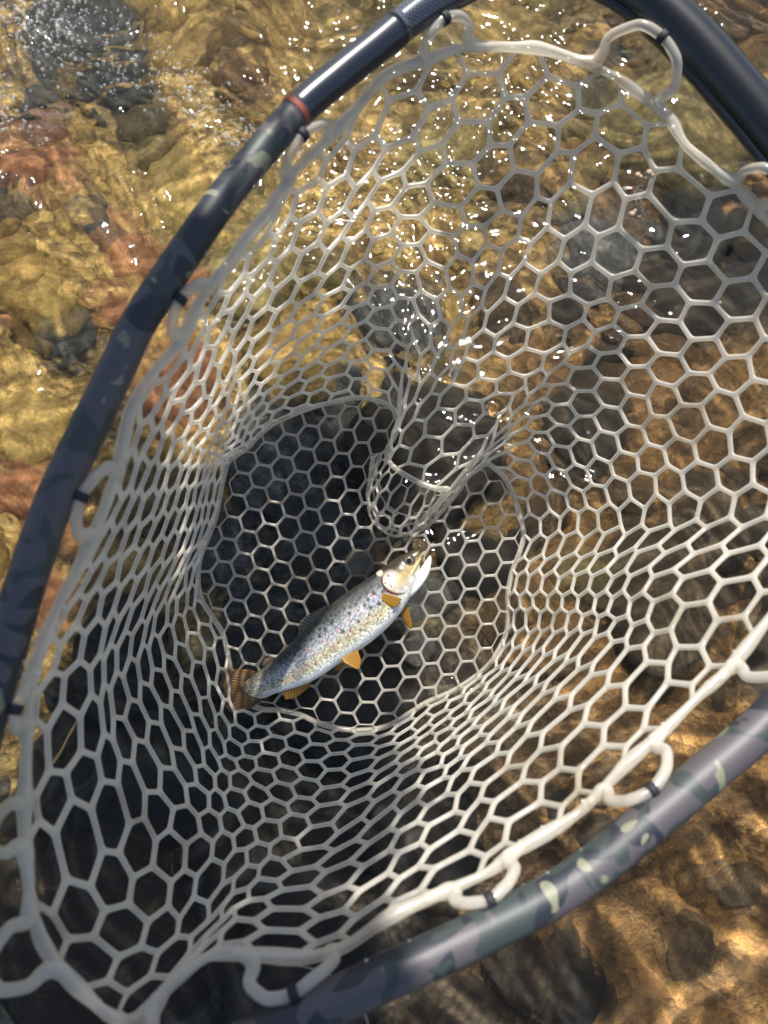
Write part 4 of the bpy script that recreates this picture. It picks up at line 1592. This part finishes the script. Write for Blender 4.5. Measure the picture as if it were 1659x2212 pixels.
    for k in range(16):
        a = k / 16 * 2 * math.pi
        r = 0.0040 + 0.0008 * math.sin(3 * a + 1) + 0.0005 * math.sin(7 * a)
        pts.append(c + EX * r * 0.75 * math.cos(a) + EY * r * 1.25 * math.sin(a))
    mb = MB()
    mb.grid(tube(np.array(pts), 0.0011 + 0.0004 * np.sin(np.arange(16) * 2.3), 8, True), closed_u=True)
    for k in (2, 6, 11, 13):
        mb.blob(pts[k] + AX * 0.0004, 0.0016, 8)
    sc = mb.build('plant_scrap', cm)
    tag(sc, 'small orange curled plant scrap stuck on the netting near the fold', 'plant scrap')

    # tiny artificial fly with an orange bead hooked in the torn cell
    wm, nt, N, L, b = new_mat('pale_fibre')
    b.inputs['Base Color'].default_value = (0.75, 0.72, 0.66, 1)
    om, nt, N, L, b = new_mat('orange_bead')
    b.inputs['Base Color'].default_value = (0.8, 0.16, 0.03, 1)
    b.inputs['Roughness'].default_value = 0.2
    root = empty('artificial_fly', tuple(wall_near(1368, 412)))
    tag(root, 'tiny artificial fly with orange bead caught in a torn net cell', 'fishing fly')
    c = wall_near(1366, 410) + AX * 0.002
    mb = MB()
    mb.blob(c, 0.0014, 10)
    mb.build('bead', om, root)
    mb = MB()
    for dx, dy, ln in ((-1, .05, .0075), (-.9, .2, .006), (.6, -.8, .010), (.5, -.9, .012), (.9, -.25, .009), (.2, -1, .011), (-1, -.1, .006), (.95, .3, .007)):
        d = EX * dx + EY * dy
        p = np.array([c, c + d * ln * 0.5 + AX * 0.0008, c + d * ln])
        mb.grid(tube(catmull(p, np.linspace(0, 2, 6)), np.linspace(0.00045, 0.0002, 6), 5))
    mb.build('hackle', wm, root)
    mb = MB()
    hk = np.array([c, c + EX * 0.004 - EY * 0.001, c + EX * 0.008 - EY * 0.0025, c + EX * 0.010 - EY * 0.005, c + EX * 0.0085 - EY * 0.0070, c + EX * 0.006 - EY * 0.0062])
    mb.grid(tube(catmull(hk, np.linspace(0, 5, 24)), 0.0005, 6))
    hm, nt, N, L, b = new_mat('hook_steel')
    b.inputs['Base Color'].default_value = (0.25, 0.22, 0.18, 1)
    b.inputs['Metallic'].default_value = 1
    b.inputs['Roughness'].default_value = 0.3
    mb.build('hook', hm, root)
    # frayed rubber ends of that cell, part of the net
    fr_, nt, N, L, b = new_mat('frayed_rubber')
    b.inputs['Base Color'].default_value = (0.34, 0.23, 0.15, 1)
    b.inputs['Roughness'].default_value = 0.5
    for (x, y, offs) in ((1392, 379, ((0, 0), (8, -3), (15, 2), (-10, 6), (-16, 2), (3, 8))), (1382, 462, ((0, 0), (-10, -2), (-18, 3), (9, 4), (16, 1), (-4, 7), (2, -8)))):
        mb = MB()
        for ox, oy in offs:
            mb.blob(wall_near(x + ox, y + oy) + AX * (0.001 + 0.001 * random.random()), (0.0014 + 0.0012 * random.random()), 8)
        mb.build('frayed_end', fr_, net_root)

    # lengths of fine line trailing over the rim
    lm, nt, N, L, b = new_mat('nylon')
    b.inputs['Base Color'].default_value = (0.55, 0.55, 0.5, 1)
    b.inputs['Roughness'].default_value = 0.2
    lp = np.concatenate([P(640, 2085, 0.385)[None], P(700, 2100, 0.40)[None], P(752, 2135, 0.40)[None], P(790, 2195, 0.39)[None], P(800, 2260, 0.38)[None]])
    mb = MB()
    mb.grid(tube(catmull(lp, np.linspace(0, 4, 30)), 0.00022, 5))
    ln = mb.build('fishing_line', lm)
    tag(ln, 'fine nylon line trailing from the rim over the lower hoop', 'fishing line')


AX = np.array(CAM_M.to_3x3() @ Vector((0, 0, 1)))
EX = np.array(CAM_M.to_3x3() @ Vector((1, 0, 0)))
EY = np.array(CAM_M.to_3x3() @ Vector((0, 1, 0)))


def to_px(W):
    c = (W - _C) @ _R
    return np.stack([CX + F * c[..., 0] / -c[..., 2], CY - F * c[..., 1] / -c[..., 2]], -1)


def wall_near(px, py):
    """point of the bag wall seen at a pixel"""
    q = to_px(_WALL)
    i = np.unravel_index(np.argmin(((q - np.array((px, py))) ** 2).sum(-1)), q.shape[:2])
    c = (_WALL[i] - _C) @ _R
    return P(px, py, -c[2])


make_small()
